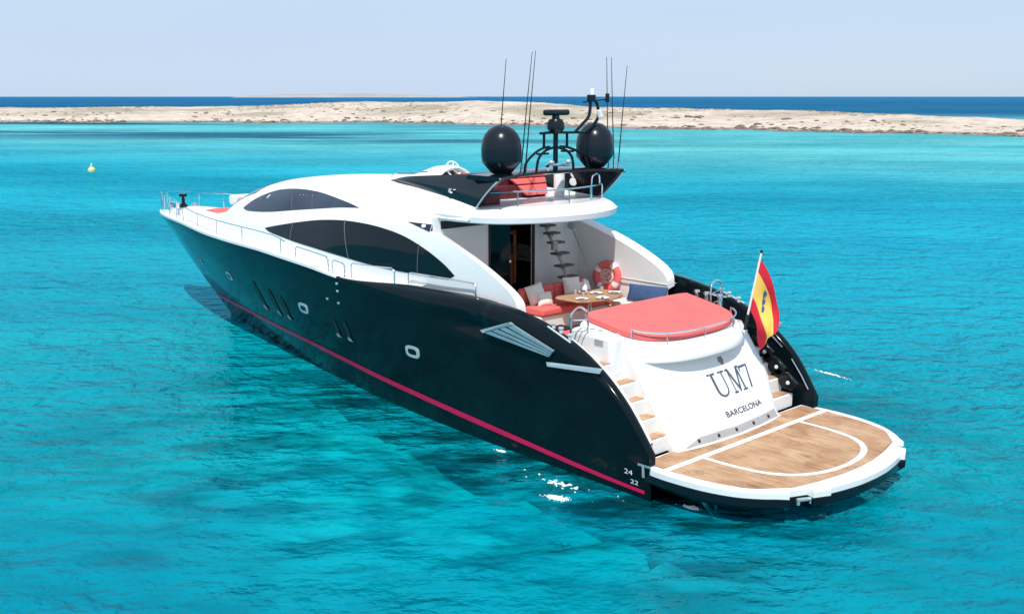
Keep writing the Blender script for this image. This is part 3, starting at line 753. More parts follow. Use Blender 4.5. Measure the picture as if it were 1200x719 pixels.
# domes, mast, radar, aerials
for y in (1.46, -1.46):
    prof = [(0, -.02), (.17, -.02), (.17, .06), (.22, .07), (.415, .30), (.425, .34), (.428, .40), (.432, .56), (.426, .66), (.402, .78), (.35, .89), (.27, .98), (.17, 1.045), (.08, 1.075), (0, 1.085)]
    MB().lathe((8.2, y, 5.42), prof, 40).build('satellite_dome', 'dome', Y, sharp=50)
T = .030
mb = MB(); X0 = 8.05
mb.tube([(X0, -.02, 5.45), (X0, -.02, 6.34)], .055, 10)
mb.tube([(X0, .46, 6.30), (X0, .1, 6.31), (X0, -1.05, 6.29)], T, 8)
for y in (.34, -.38): mb.tube([(X0, y, 5.98), (X0, y, 6.30)], T, 8)
mb.tube([(X0, .16, 6.0), (X0, .36, 5.98), (X0, .62, 5.88), (X0, .88, 5.68), (X0, .92, 5.48)], T, 8, 5)
mb.tube([(X0, -.16, 6.0), (X0, -.4, 5.98), (X0, -.72, 5.88), (X0, -1.0, 5.74), (X0, -1.1, 5.48)], T, 8, 5)
mb.tube([(X0, .06, 5.98), (X0, .3, 5.92), (X0, .5, 5.76), (X0, .57, 5.48)], T, 8, 5)
mb.tube([(X0, -.1, 5.98), (X0, -.34, 5.92), (X0, -.54, 5.76), (X0, -.6, 5.48)], T, 8, 5)
mb.tube([(X0, .55, 5.86), (X0, .2, 5.86)], T*.8, 8); mb.tube([(X0, -.6, 5.88), (X0, -.2, 5.9)], T*.8, 8)
mast = mb.build('mast_frame', 'black', Y)
mb = MB(); mb.tube([(X0, -.66, 6.32), (X0, -.85, 6.46), (X0, -1.06, 6.62), (X0, -1.12, 6.8), (X0, -1.12, 7.06)], T*1.2, 8, 5)
mb.tube([(X0, -1.0, 6.30), (X0, -1.22, 6.44), (X0, -1.38, 6.6), (X0, -1.4, 6.78), (X0, -1.3, 6.98), (X0, -1.12, 7.06)], T*1.2, 8, 5)
mb.tube([(X0, -.9, 6.96), (X0, -1.14, 6.98), (X0, -1.68, 7.02)], .018, 7); mb.box((X0, -1.7, 7.05), (.06, .07, .2)); mb.box((X0, -1.16, 7.04), (.12, .16, .16))
mb.build('masthead_arm', 'black', mast)
MB().lathe((X0, -1.18, 7.12), [(0, 0), (.06, 0), (.06, .06), (.045, .14), (0, .15)], 12).build('masthead_light', 'white', mast)
MB().lathe((X0-.05, -1.36, 6.78), [(0, 0), (.05, 0), (.07, .16), (.0, .2)], 10, Vector((0, -.4, -1))).build('search_light', 'white', mast)
mb = MB(); mb.lathe((X0, -.02, 6.3), [(0, 0), (.12, 0), (.19, .08), (.2, .2), (.15, .29), (.09, .31), (.08, .38), (0, .38)], 20); ped = mb.build('radar_pedestal', 'dome', mast)
MB().box((X0, -.04, 6.74), (.14, .86, .13), Matrix.Rotation(R(8), 3, 'Z').to_quaternion()).build('radar_scanner', 'teal' if 0 else 'dome', mast, bevel=.05, seg=3)
mb = MB()
for y in (.25, -.28): mb.lathe((X0-.05, y, 5.62), [(0, .26), (.05, .22), (.035, 0), (.05, -.06), (0, -.07)], 12, Vector((-.8, .3, .25)))
mb.tube([(X0-.1, .35, 5.5), (X0-.1, .2, 5.62), (X0-.1, -.35, 5.6)], .03, 8); mb.build('horn', 'chrome', mast)
for b_, t_ in (((8.3, 1.47, 5.45), (8.2, 1.32, 7.86)), ((8.3, .80, 5.45), (8.2, .56, 8.02)), ((8.45, .52, 5.45), (8.3, .36, 8.05)), ((8.2, -1.95, 5.45), (8.2, -1.82, 7.97)), ((8.05, -1.98, 5.45), (8.2, -1.98, 7.97)), ((8.0, -2.05, 5.40), (8.0, -2.31, 7.78))):
    b_, t_ = Vector(b_), Vector(t_); mid = b_+(t_-b_)*.5+Vector((0, .01, 0))
    a = MB().tube([b_, mid, t_], [.016, .011, .006], 6).build('whip_aerial', 'black', Y)
    MB().tube([b_, b_+(t_-b_)*.08], .028, 8).build('aerial_base', 'chrome', a)

# ---- cockpit
mb = MB(); mb.box((7.1, 0, 1.88), (4.8, 4.7, .05)); cockpit = mb.build('cockpit_floor', 'teak', Y)
mb = MB()
for s in (1, -1):
    mb = MB(); mb.box((8.1, s*2.33, 2.36), (2.9, .07, .98)); mb.build('cockpit_lining', 'white', Y, bevel=.02)
    MB().grid([[(x, s*y, 2.83) for y in (2.24, 2.5, 2.7)] for x in (6.6, 7, 8, 9, 9.6)]).build('side_deck', 'white', Y)
# settee facing aft, with a starboard return and a small port corner seat
mb = MB(); mb.box((8.3, -.55, 2.08), (.75, 2.6, .36)); mb.box((7.2, -1.95, 2.08), (1.5, .5, .36)); base = mb.build('settee_base', 'white', Y, bevel=.03)
mb = MB(); mb.box((8.25, -.52, 2.36), (.78, 2.1, .17)); mb.box((8.25, -1.86, 2.36), (.78, .56, .17)); mb.build('seat_cushion', 'red', base, bevel=.05, seg=3)
mb = MB(); mb.box((8.66, -.04, 2.62), (.17, 1.06, .36)); mb.box((8.66, -1.14, 2.62), (.17, 1.1, .36)); mb.build('back_cushion', 'red', base, bevel=.05, seg=3)
mb = MB(); mb.box((7.05, -1.9, 2.33), (1.5, .52, .12)); mb.build('side_cushion', 'cream', base, bevel=.04, seg=3)
mb = MB(); mb.box((6.2, 1.72, 2.0), (.8, .85, .5)); cs = mb.build('corner_seat', 'white', Y, bevel=.03)
MB().box((6.2, 1.72, 2.34), (.78, .82, .16)).build('seat_cushion', 'red', cs, bevel=.05, seg=3)
MB().box((6.3, 1.5, 2.44), (.35, .25, .05)).build('folded_strap', 'dark', cs, bevel=.015)
# floating stair to the fly deck
mb = MB(); zs_ = [2.86, 3.13, 3.42, 3.68, 3.90, 4.08]
pole = MB(); pole.tube([(8.72, -1.22, 1.92), (8.86, -1.22, 2.9), (9.05, -1.12, 3.45), (9.3, -1.0, 3.95)], .035, 8, 4)
st = pole.build('stair_post', 'grey', Y)
for k, z in enumerate(zs_):
    x = 8.85+.075*k; y = -1.3+.065*k
    MB().box((x, y, z), (.24, .50-.03*k, .05)).build('stair_tread', 'brown', st, bevel=.015)
    MB().box((x+.02, y, z-.06), (.07, .10, .08)).build('tread_bracket', 'grey', st, bevel=.01)
MB().box((9.0, -.98, 3.62), (.1, .16, .22)).build('stair_box', 'grey', st, bevel=.02)
mb = MB(); mb.tube([(9.36, -1.75, 4.32), (9.2, -1.85, 3.85), (8.75, -1.98, 2.9)], .02, 7); hp = mb.build('stair_handrail', 'grey', Y)
mb = MB(); mb.lathe((9.28, -1.84, 4.0), [(0, .04), (.09, .03), (.10, -.03), (0, -.04)], 16, Vector((-.6, .8, .1))); mb.build('handrail_knob', 'grey', hp)

# ---- stern block: sunpad base, lip and transom
def d_half(w_, xm, xs_, p=2.25, x_end=5.62, n=16):
    """half outline of a D: from the forward end aft along y = w_, round the corner to the middle at xm"""
    o = [(x_end, w_)]
    for k in range(n+1):
        a = math.pi/2*k/n; o.append((xs_-(xs_-xm)*math.sin(a)**(2/p), w_*math.cos(a)**(2/p)))
    return o
def d_ring(z, w_, xm, xs_, p=2.25, zf=None, wide=0):
    h = d_half(w_, xm, xs_, p); full = h+[(x, -y*(1+wide)) for x, y in h[::-1][1:]]
    if zf is None: return [(x, y, z) for x, y in full]
    return [(x, y, z+(zf-z)*max(0, min(1, (x-xm)/(5.62-xm)))) for x, y in full]
mb = MB(); rows = []
zz = [.60, .66, .8, 1.0, 1.3, 1.6, 1.85, 2.02, 2.15, 2.28, 2.36]
face = []
for z in zz:
    row = []
    for k in range(29):
        y = 1.74*math.sin(math.pi/2*lerp(1, -1, k/28)); x_ = xtrans(y, z)+.10*(abs(y)/1.74)**14; row.append((x_, y*(1+.20*sstep(.65, 1.5, z)*sstep(-.9, -1.74, y)), z))
    face.append([(5.62, 1.74, z)]+row+[(5.62, -1.74*(1+.20*sstep(.65, 1.5, z)), z)])
mb.grid(face)
trans = mb.build('transom', 'white', Y, sharp=40, bevel=.09, seg=4)
lip = [d_ring(2.03, 1.62, 4.0, 4.75, wide=.05), d_ring(2.06, 1.70, 3.70, 4.72, wide=.09), d_ring(2.11, 1.74, 3.60, 4.72, wide=.10), d_ring(2.18, 1.74, 3.59, 4.72, zf=2.4, wide=.10), d_ring(2.28, 1.73, 3.66, 4.75, zf=2.55, wide=.10), d_ring(2.37, 1.70, 3.76, 4.8, zf=2.66, wide=.09), d_ring(2.42, 1.64, 3.88, 4.85, zf=2.70, wide=.06), d_ring(2.43, 1.3, 4.2, 5.0, zf=2.7)]
mb = MB(); mb.grid(lip)
for rg in (lip[0], lip[-1]): mb.add(rg, [tuple(range(len(rg)))])
liprim = mb.build('sunpad_base', 'white', trans, sharp=45)
pad = [d_ring(2.42, 1.54, 3.98, 4.9, 2.7, zf=2.70, wide=.10), d_ring(2.45, 1.58, 3.93, 4.88, 2.7, zf=2.72, wide=.10), d_ring(2.53, 1.58, 3.93, 4.88, 2.7, zf=2.82, wide=.10), d_ring(2.555, 1.54, 3.98, 4.9, 2.7, zf=2.855, wide=.10), d_ring(2.565, 1.3, 4.2, 5.0, 2.7, zf=2.87, wide=.10), d_ring(2.58, .7, 4.6, 5.2, 2.7, zf=2.88, wide=.10)]
mb = MB(); mb.grid(pad); mb.add(pad[-1], [tuple(range(len(pad[-1])))]); mb.add([p for r_ in pad for p in (r_[0],)]+[p for r_ in pad[::-1] for p in (r_[-1],)], [tuple(range(2*len(pad)))])
mb.build('sunpad', 'red', liprim, sharp=40)
h = d_ring(2.62, 1.58, 3.85, 4.82, 2.7, zf=2.86, wide=.10)
k0, k1 = 4, len(h)-5
mb = MB(); mb.tube([(h[k0][0], h[k0][1], h[k0][2]-.2)]+h[k0:k1+1]+[(h[k1][0], h[k1][1], h[k1][2]-.2)], .018, 7)
for k in (len(h)//2, len(h)//2-6, len(h)//2+6): mb.tube([h[k], (h[k][0]-.0, h[k][1], h[k][2]-.22)], .014, 7)
mb.build('sunpad_rail', 'chrome', liprim)
mb = MB(); mb.box((5.08, 1.83, 2.2), (1.16, .36, .86)); shelf = mb.build('switch_ledge', 'white', trans, bevel=.12, seg=4)
mb = MB()
for x in (5.2, 5.0): mb.lathe((x, 1.80, 2.63), [(.05, 0), (.05, .012), (0, .014)], 12)
mb.box((4.85, 2.012, 2.45), (.22, .012, .12)); mb.build('switch_panel', 'grey', shelf)
# lower grey kick strip with drain eyes
mb = MB(); patch([(1.5, .665), (1.1, .78), (.5, .79), (-.5, .79), (-1.1, .79), (-1.5, .79), (-1.5, .665), (-.8, .665), (0, .665), (.8, .665)], on_transom, .012, .02, .2, mb); kick = mb.build('kick_strip', 'grey', trans)
mb = MB()
for y in (1.15, .6, .05, -.55, -1.15): mb.lathe(on_transom(y, .73, .014), [(0, .015), (.03, .012), (.04, 0)], 10, Vector((-1, 0, .7)))
mb.build('drain_eye', 'dark', kick)
# writing on the transom: big serif letters, port of registry, small emblem
def glyph(mb, polys, y0, y1, z0, z1):
    for pl in polys: patch([(y0+(y1-y0)*u, z0+(z1-z0)*v) for u, v in pl], on_transom, .022, .018, .12, mb)
def arc_u():
    o = [(.15, 1), (.15, .33)]; o += [(.44-.29*math.cos(math.pi*k/12), .33-.33*math.sin(math.pi*k/12)) for k in range(1, 12)]; o += [(.73, .33), (.73, 1), (.685, 1), (.685, .33)]
    o += [(.465+.22*math.cos(math.pi*k/12), .33-.28*math.sin(math.pi*k/12)) for k in range(1, 12)]; o += [(.245, .33), (.245, 1)]
    return o
GU = [arc_u(), [(0, 1.0), (0, .955), (.115, .955), (.115, 1)], [(.265, 1), (.265, .955), (.38, .955), (.38, 1)], [(.54, 1), (.54, .955), (.655, .955), (.655, 1)], [(.745, 1), (.745, .955), (.86, .955), (.86, 1)]]
GM = [[(.12, .0), (.165, .0), (.165, .82), (.475, 0), (.515, 0), (.83, .82), (.83, 0), (.92, 0), (.92, 1), (.82, 1), (.52, .20), (.23, 1), (.12, 1)],
      [(.02, 0), (.02, .045), (.115, .045), (.115, 0)], [(.185, 0), (.185, .045), (.28, .045), (.28, 0)], [(.70, 0), (.70, .045), (.795, .045), (.795, 0)], [(.935, 0), (.935, .045), (1.03, .045), (1.03, 0)], [(.02, 1), (.02, .955), (.115, .955), (.115, 1)], [(.935, 1), (.935, .955), (1.03, .955), (1.03, 1)]]
G7 = [[(.08, 1), (.08, .76), (.115, .76), (.16, .93), (.70, .93), (.38, 0), (.48, 0), (.79, .94), (.79, 1)]]
mb = MB(); glyph(mb, GU, .15, -.50, 1.28, 1.70); mb.build('name_letter', 'steel', trans, sharp=30)
mb = MB(); glyph(mb, GM, -.45, -.93, 1.28, 1.70); mb.build('name_letter', 'steel', trans, sharp=30)
mb = MB(); glyph(mb, G7, -.91, -1.38, 1.28, 1.68); mb.build('name_letter', 'steel', trans, sharp=30)
V, F = text_mesh('BARCELONA'); mb = MB()
for d in (.013, .02): mb.add([on_transom(.13-1.28*a, .955+.095*b, d) for a, b in V], F)
mb.build('port_lettering', 'steel', trans, sharp=0)
mb = MB(); patch([(-.44, 1.93), (-.58, 1.93), (-.60, 1.86), (-.51, 1.78), (-.42, 1.86)], on_transom, .015, .01, .05, mb); mb.build('emblem', 'steel', trans)

# ---- quarter steps
def step_set(s):
    fronts = [(.62, .89, 3.32), (.89, 1.19, 3.60), (1.19, 1.48, 3.87), (1.48, 1.78, 4.10), (1.78, 2.08, 4.52)]
    st_ = None
    mb = MB()
    for z0, z1, x in fronts:
        mb.box(((x+6.0)/2, s*2.08, (z0-.02+z1)/2), (6.0-x, .80, z1-z0+.02))
    st_ = mb.build('quarter_steps', 'white', Y, bevel=.02)
    for z0, z1, x in fronts:
        MB().box((x+.16, s*2.05, z1+.008), (.24, .62, .02)).build('step_tread', 'teak', st_, bevel=.006)
    return st_
for s in (1, -1):
    step_set(s); mb = MB(); rows = []
    for k in range(15):
        x = 3.02+2.1*k/14; yi = yhull(x, ztop(x)-roll(x))-roll(x)-.115; z = ztop(x)-.05
        rows.append([(x, s*yi, z-.6), (x, s*yi, z-.01), (x, s*(yi-.03), z+.01), (x, s*(yi-.07), z-.02), (x, s*(yi-.07), z-.6)])
    mb.grid(rows)
    if s > 0: mb.build('stair_coaming', 'white', Y)
# black stepped lining with courtesy lamps on the starboard quarter
lin = None
for s in (1, -1):
    poly = [(3.0, .75), (3.28, .95), (3.42, 1.28), (3.6, 1.24), (3.74, 1.58), (3.92, 1.54), (4.08, 1.9), (4.3, 1.86), (4.5, 2.2), (4.8, 2.3), (4.4, 2.32), (4.0, 2.02), (3.5, 1.6), (3.2, 1.22), (3.0, .95)]
    mb = MB()
    for x, z in ((3.40, 1.17), (3.70, 1.46), (4.02, 1.75)) if s < 0 else ():
        hexa = [(x-.26, z-.02), (x-.12, z-.19), (x+.12, z-.16), (x+.30, z+.10), (x+.28, z+.26), (x-.04, z+.16)]
        t_ = [(a, s*2.32, b) for a, b in hexa]; b_ = [(a, s*2.40, b) for a, b in hexa]; mb.prism(t_, b_)
    if s < 0: lin = mb.build('quarter_lining', 'black', Y, bevel=.01)
    mb = MB()
    for x, z in ((3.36, 1.14), (3.66, 1.43), (3.97, 1.71)): mb.lathe((x, s*2.318, z), [(0, .02), (.035, .018), (.045, 0)], 12, Vector((0, -s, 0)))
    if s < 0: mb.build('courtesy_lamp', 'white', lin)
    mb = MB(); p = lambda x, d=0: (x, s*(yhull(x, ztop(x)-roll(x))-roll(x)-.115), ztop(x)-.12-d)
    mb.tube([p(3.05), p(3.25), p(3.5)], .02, 7); mb.tube([p(3.75, .02), p(4.0, .02), p(4.3, .02)], .018, 7); mb.build('quarter_handrail', 'chrome', Y)
    # hoop by the head of the steps, fairlead and cleats on the bulwark
    mb = MB(); mb.tube([(5.2, s*2.42, 2.5), (5.2, s*2.42, 2.95), (5.2, s*2.36, 3.06), (5.2, s*2.2, 3.12), (5.2, s*2.05, 3.06), (5.18, s*1.98, 2.92), (5.15, s*1.96, 2.1)], .022, 8, 5)
    for z in (2.72, 2.95): mb.tube([(5.2, s*2.42, z-.05), (5.17, s*1.97, z-.1)], .014, 7)
    mb.build('gate_hoop', 'chrome', Y)
    mb = MB(); x0 = 5.0
    bw = lambda x, d: (x, s*(yhull(x, ztop(x)-roll(x))-roll(x)+d), ztop(x))
    for x in (5.4, 5.2, 4.95):
        b_ = Vector(bw(x, -.02)); mb.lathe(b_-Vector((0, 0, .06)), [(.04, 0), (.035, .12), (.055, .14), (.05, .165), (0, .17)], 12)
    b0, b1 = Vector(bw(5.48, .06)), Vector(bw(4.85, .06)); mb.tube([b0+Vector((0, 0, .0)), b1+Vector((0, 0, .0))], .022, 8)
    mb.build('fairlead', 'satin', Y)
    for x, y in ((5.75, 2.25), (5.45, 2.2), (5.1, 2.2)) if s < 0 else ():
        mb = MB(); mb.lathe((x, s*y, 2.5), [(.07, 0), (.05, .05), (.04, .25), (.075, .29), (.06, .33), (0, .34)], 12)
        if x == 5.1: mb.tube([(x+.2, s*y, 2.8), (x, s*y, 2.78), (x-.2, s*y, 2.8)], .03, 7)
        mb.build('bollard', 'chrome', Y)

# ---- bathing platform
PH = [(3.22, 2.70), (3.0, 2.76), (2.5, 2.79), (1.8, 2.72), (1.25, 2.54), (.9, 2.30), (.74, 2.14)]
AFT = [(.62, 1.96), (.40, 1.92), (.28, 1.62), (.22, 1.30)]
hp_ = [(q.x, q.y) for q in catmull([(*p, 0) for p in PH], 4)]
notch = [(.56, 1.98), (.64, 1.91), (.49, 1.57), (.33, 1.61), (.19, 1.30)]
aft = [(q.x, q.y) for q in catmull([(.25, 1.24, 0), (.17, .9, 0), (.10, .45, 0), (.08, 0, 0)], 5)]
half = hp_+notch+aft
outl = half+[(x, -y) for x, y in half[::-1][1:]]
mb = MB(); n = len(outl)
def plv(d, z): return [(x+(d if x < 2.5 else 0), y*(1-d*.3), z) for x, y in outl]
lv = [plv(.03, .62), plv(0, .60), plv(0, .50)]
mb.grid([list(q) for q in zip(*lv)], close_u=True); mb.add(lv[0], [tuple(range(n))])
plat = mb.build('swim_platform', 'white', Y, sharp=30)
lv = [plv(-.0, .50), plv(-.012, .49), plv(-.012, .36), plv(.10, .26), plv(.8, .18)]
mb = MB(); mb.grid([list(q) for q in zip(*lv)], close_u=True); mb.add(lv[-1], [tuple(range(n))]); mb.build('platform_skirt', 'black', plat, sharp=30)
# teak inlays between white joints
Z1 = .6245
arc = catmull([(2.60, 1.60, 0), (1.9, 1.57, 0), (1.3, 1.42, 0), (.9, 1.08, 0), (.68, .58, 0), (.61, 0, 0)], 6)
arc = [(p.x, p.y) for p in arc]; arc = arc+[(x, -y) for x, y in arc[::-1][1:]]
def flat(x, y, o): return (x, y, Z1+o)
inn = [(x+.06*(2.6-x)/2*1.0, y*.965) for x, y in arc]
patch([(2.58, inn[0][1])]+inn[1:-1]+[(2.58, inn[-1][1])], flat, 0, step=.5).build('teak_panel', 'teak', plat, sharp=0)
to = catmull([(2.58, 2.62, 0), (1.8, 2.53, 0), (1.25, 2.36, 0), (1.02, 2.20, 0)], 5); to = [(p.x, p.y) for p in to]
tb = [(.66, 1.74), (.52, 1.15), (.42, .5), (.40, 0)]
o_half = to+tb
ou = o_half+[(x, -y) for x, y in o_half[::-1][1:]]
ar2 = [(x-.05*(2.6-x)/2, y*1.035) for x, y in arc]
patch(ou+[(2.58, ar2[-1][1])]+ar2[::-1][1:-1]+[(2.58, ar2[0][1])], flat, 0, step=.5).build('teak_border', 'teak', plat, sharp=0)
patch([(2.72, 2.62), (3.16, 2.58), (3.2, 1.75)]+[(xtrans(y, .65)-.0, y) for y in [1.7-.2*k for k in range(18)]]+[(3.2, -1.75), (3.16, -2.58), (2.72, -2.62)], flat, 0, step=.5).build('teak_strip', 'teak', plat, sharp=0)
for s in (1, -1):
    mb = MB(); mb.tube([(.52, s*1.82, .46), (.38, s*1.55, .46)], .035, 10); mb.lathe((.50, s*1.80, .38), [(.03, 0), (.03, .1), (0, .1)], 8); mb.lathe((.40, s*1.58, .38), [(.03, 0), (.03, .1), (0, .1)], 8); mb.build('ladder_roller', 'teal', plat)
    mb = MB(); mb.tube([(2.3, s*2.3, .3), (2.0, s*2.0, -.25)], .04, 7); mb.tube([(1.7, s*2.45, .3), (2.0, s*2.0, -.25)], .03, 7); mb.build('platform_strut', 'chrome', plat)
mb = MB(); mb.box((3.02, 2.72, .64), (.3, .16, .05)); mb.build('corner_cap', 'chrome', plat, bevel=.01)

# ------------------------------------------------------------------ things standing on the yacht
# flag on its raked staff
fb, ft = Vector((3.84, -1.36, 2.40)), Vector((3.62, -1.50, 3.98))
F_ = thing('stern_flag', fb, 'red and yellow striped flag with blue crest hanging from a raked staff at the stern', 'flag')
MB().tube([fb, ft], .022, 8).build('flagstaff', 'cream', F_)
MB().tube([fb-Vector((0, 0, .04)), fb+(ft-fb)*.18], .035, 8).build('staff_socket', 'dark', F_)
MB().lathe(ft, [(0, -.03), (.035, 0), (.03, .04), (0, .06)], 10).build('staff_finial', 'dark', F_)
rgt = Vector((-.684, -.729, 0)); tow = Vector((-.729, .684, 0)); 
def cloth(u, v):
    """u along the fly, v down the hoist; the fly end has dropped"""
    h0 = ft+(fb-ft)*(.08+.66*v)
    drop = lerp(1.46, .92, v**.9); sw = lerp(.50, .26, v)
    p = h0+rgt*sw*(1-(1-u)**1.6)*1.0+Vector((0, 0, -drop*(u**1.12)))
    p += tow*(.12*math.sin(u*6.0+v*5.5)*u+.06*math.sin(v*9+1)*u)+rgt*(.035*math.sin(u*8-v*7)*u)
    if u > .8: p += rgt*(-.10)*(u-.8)/.2*(1-v)
    return p
fl = MB(); nu, nv = 60, 40
rows = [[cloth(i/nu, j/nv) for j in range(nv+1)] for i in range(nu+1)]
fl.grid(rows); fl.mi = [0 if (k % nv) < nv*.25 or (k % nv) >= nv*.75 else 1 for k in range(len(fl.f))]
cl = fl.build('cloth', ['flag_red', 'flag_yellow'], F_, sharp=0)
for i, (u, v) in enumerate(((.34, .36), (.39, .47), (.44, .58))):
    mb = MB(); nn = 10
    sh = [(-.045, -.04), (.05, -.045), (.055, .01), (.0, .06), (-.05, .015)]
    top = []
    for a, b in sh:
        p = cloth(u+a*.75, v+b*1.3); top.append(p+tow*.012)
    mb.prism(top, [p-tow*.02 for p in top]); mb.build('crest', 'crest', cl, sharp=0)

# ring buoy hung on the starboard wing wall
rc = Vector((8.35, -2.13, 2.83)); rax = Vector((-.25, 1, .12)).normalized(); ru = rax.orthogonal().normalized(); rv = rax.cross(ru)
L_ = thing('ring_buoy', rc, 'coral and white ring buoy wound with rope hung on the white starboard cockpit wall', 'ring buoy')
mb = MB(); seg = 48; rows = []
for k in range(seg):
    a = 2*math.pi*k/seg; d = ru*math.cos(a)+rv*math.sin(a)
    rows.append([rc+d*(.29+.095*math.cos(2*math.pi*j/12))+rax*.07*math.sin(2*math.pi*j/12) for j in range(12)])
mb.grid(rows, close_u=True, close_v=True); mb.mi = [1 if (k//12) % 12 in (0, 1, 2) else 0 for k in range(len(mb.f))]
mb.build('ring', ['red', 'white'], L_)
mb = MB(); pts = []
for k in range(150):
    a = k*.30; r_ = .04+.15*abs(math.sin(k*.11))*random.uniform(.8, 1); pts.append(rc+rax*(.0+.04*random.random())+(ru*math.cos(a)+rv*math.sin(a))*r_)
mb.tube(pts, .016, 5); mb.build('rope', 'rope', L_)
MB().lathe(rc-rax*.05, [(0, .02), (.21, .02), (.21, 0)], 20, rax).build('back_plate', 'cream', L_)

# table laid for a meal
tc = Vector((7.62, -.72, 1.905))
T_ = thing('cockpit_table', tc, 'varnished teak table laid for a meal in the shaded cockpit', 'table')
tp = [(8.05, -.12), (7.95, .05), (7.3, .05), (7.1, -.2), (6.95, -.75), (7.15, -1.35), (7.4, -1.55), (8.0, -1.5), (8.12, -1.3)]
MB().prism([(x, y, 2.655) for x, y in tp], [(x, y, 2.61) for x, y in tp]).build('table_top', 'teak', T_, bevel=.012)
mb = MB(); mb.lathe((7.62, -.72, 1.905), [(0, 0), (.28, 0), (.26, .03), (.06, .06), (.05, .70), (.16, .71), (0, .71)], 20); mb.build('table_pedestal', 'chrome', T_)
plates = [(7.35, -.18, 'nearest the white cushions'), (7.12, -.62, 'at the aft edge of the table'), (7.62, -.95, 'in the middle of the table'), (7.38, -1.32, 'at the starboard end of the table')]
for k, (x, y, wh) in enumerate(plates):
    p = thing('dinner_plate', (x, y, 2.656), 'white dinner plate '+wh, 'plate', 'plates on the cockpit table')
    MB().lathe((x, y, 2.656), [(0, .004), (.08, .004), (.15, .022), (.155, .026), (.15, .016), (.08, -.0), (0, 0)], 28).build('plate_dish', 'porcelain', p)
    MB().box((x+.02, y-.01, 2.668), (.06, .17, .014), Matrix.Rotation(k*.7, 3, 'Z').to_quaternion()).build('folded_napkin', 'navy', p, bevel=.004)
gm, gt, gb = new_mat('clear drinking glass'); gb.inputs['Base Color'].default_value = (.86, .88, .88, 1); gb.inputs['Roughness'].default_value = .05; gb.inputs['Transmission Weight'].default_value = .75; M['tumbler'] = gm
for k, (x, y, wh) in enumerate(((7.85, -.5, 'beside the tall white carafe'), (7.55, -.45, 'between the two nearest plates'), (7.72, -1.25, 'by the starboard plate'))):
    o = MB().lathe((x, y, 2.656), [(0, .0), (.03, 0), (.038, .11), (.034, .11), (.027, .01), (0, .01)], 16).build('drinking_glass', 'tumbler'); tag(o, 'small clear glass '+wh, 'glass', 'glasses on the cockpit table')
o = MB().lathe((7.9, -.85, 2.656), [(0, 0), (.055, 0), (.075, .06), (.07, .14), (.03, .22), (.03, .28), (.045, .31), (.035, .31), (.0, .27)], 20).build('carafe', 'porcelain'); tag(o, 'tall white carafe standing at the back of the laid table', 'carafe')
b_ = thing('fruit_bowl', (7.78, -.68, 2.656), 'small white bowl of red fruit among the plates', 'bowl')
MB().lathe((7.78, -.68, 2.656), [(0, .0), (.05, 0), (.11, .06), (.105, .062), (.05, .012), (0, .012)], 20).build('bowl_dish', 'porcelain', b_)
mb = MB()
for k in range(6): lump(mb, (7.78+.045*math.cos(k), -.68+.045*math.sin(k), 2.71), .026, 1, 8, 6)
mb.build('fruit', 'maroon', b_)

# scatter cushions
def cushion(c, w_, h_, nrm, upv, m, label, grp=None):
    c = Vector(c); nrm = Vector(nrm).normalized(); sd_ = Vector(upv).cross(nrm).normalized(); up = nrm.cross(sd_)
    mb = MB(); n = 14
    for sg in (1, -1):
        rows = []
        for i in range(n+1):
            row = []
            for j in range(n+1):
                a, b = 2*i/n-1, 2*j/n-1; e = (1-a*a)*(1-b*b); pin = 1-.10*(1-abs(a*b))*(a*a+b*b)/2
                row.append(c+sd_*a*w_/2*pin+up*b*h_/2*pin+nrm*sg*(.012+.10*max(0, e)**.42+.008*mnoise.noise(Vector((a*2, b*2, c.x*3)))))
            rows.append(row)
        mb.grid(rows)
    mb.grid([[c+sd_*a*w_/2*(1-.10*(1-abs(a*b))*(a*a+b*b)/2)+up*b*h_/2*(1-.10*(1-abs(a*b))*(a*a+b*b)/2)+nrm*q for q in (-.012, .012)] for a, b in [(-1+2*k/n, -1) for k in range(n)]+[(1, -1+2*k/n) for k in range(n)]+[(1-2*k/n, 1) for k in range(n)]+[(-1, 1-2*k/n) for k in range(n)]], close_u=True)
    o = mb.build('scatter_cushion', m); tag(o, label, 'cushion', grp); return o
cushion((8.42, .20, 2.68), .46, .46, (-1, .25, .35), (.3, .15, 1), 'cream', 'large off white cushion leaning on the left end of the red settee', 'off white cushions on the red settee')
cushion((8.24, .10, 2.58), .38, .34, (-1, .3, .5), (.4, -.15, 1), 'cream', 'smaller off white cushion in front of the large one on the settee', 'off white cushions on the red settee')
cushion((8.42, -.98, 2.70), .46, .48, (-1, .2, .3), (.25, -.08, 1), 'cream', 'off white cushion behind the laid table, right of the other two', 'off white cushions on the red settee')
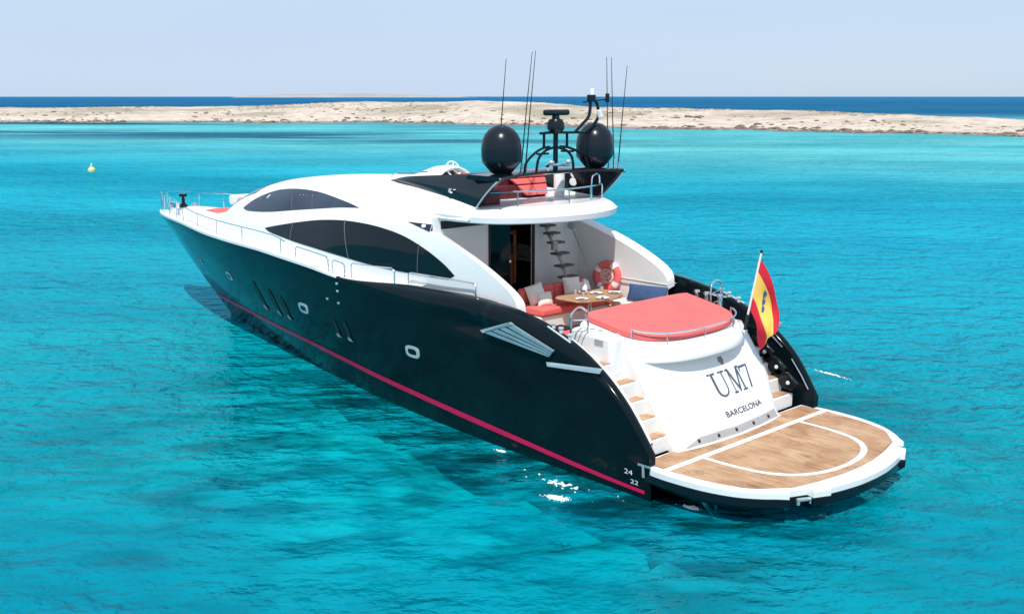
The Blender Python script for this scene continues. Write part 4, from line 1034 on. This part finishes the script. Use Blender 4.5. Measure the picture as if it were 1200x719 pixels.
cushion((8.40, -1.36, 2.62), .36, .34, (-1, .3, .3), (.25, .1, 1), 'cream', 'small off white cushion beside the carafe near the ring buoy', 'off white cushions on the red settee')
cushion((7.0, -2.02, 2.60), .95, .40, (-.35, 1, .55), (.1, -.35, 1), 'navy', 'long navy blue cushion on the starboard bench beyond the sunpad', None)

# mooring buoy out in the bay
q = thing('mooring_buoy', (93.6, -23.5, 0), 'small pale yellow mooring buoy floating alone in the bay left of the yacht', 'buoy')
MB().lathe((93.6, -23.5, -.1), [(0, -.2), (.25, -.1), (.36, .12), (.33, .35), (.16, .52), (.09, .56), (.09, .7), (0, .72)], 20).build('float', 'buoy', q)
MB().tube([(93.6+.12*math.cos(a*.6), -23.5, .66+.12*math.sin(a*.6)) for a in range(11)], .03, 6, closed=True).build('mooring_eye', 'white', q)

# broken white water where the generator exhaust and the platform struts stir the surface
mb = MB()
def splash(c, rx, ry, ang, n, seed):
    rnd = random.Random(seed); ca, sa = math.cos(ang), math.sin(ang)
    for k in range(n):
        a = rnd.random()*2*math.pi; r_ = abs(rnd.gauss(0, .45)); u, v = rx*r_*math.cos(a), ry*r_*math.sin(a)
        p = (c[0]+u*ca-v*sa, c[1]+u*sa+v*ca); s_ = rnd.uniform(.006, .030)*(1.35-min(1, r_)); m_ = 7
        h_ = rnd.uniform(.01, .035)
        ringp = [(p[0]+s_*1.8*rnd.uniform(.6, 1.2)*math.cos(2*math.pi*j/m_), p[1]+s_*rnd.uniform(.6, 1.2)*math.sin(2*math.pi*j/m_), .004) for j in range(m_)]
        mb.add(ringp+[(p[0], p[1], h_)], [(j, (j+1) % m_, m_) for j in range(m_)])
splash((4.15, 3.85), .26, .12, .4, 380, 1); splash((2.2, 2.45), .2, .08, .2, 140, 2); splash((6.7, 2.85), .16, .05, .2, 60, 3)
splash((4.6, 3.3), 1.4, .3, .1, 40, 4); splash((5.3, -7.5), .8, .06, 2.95, 110, 5)
tag(mb.build('white_foam', 'foam', sharp=0), kind='stuff')
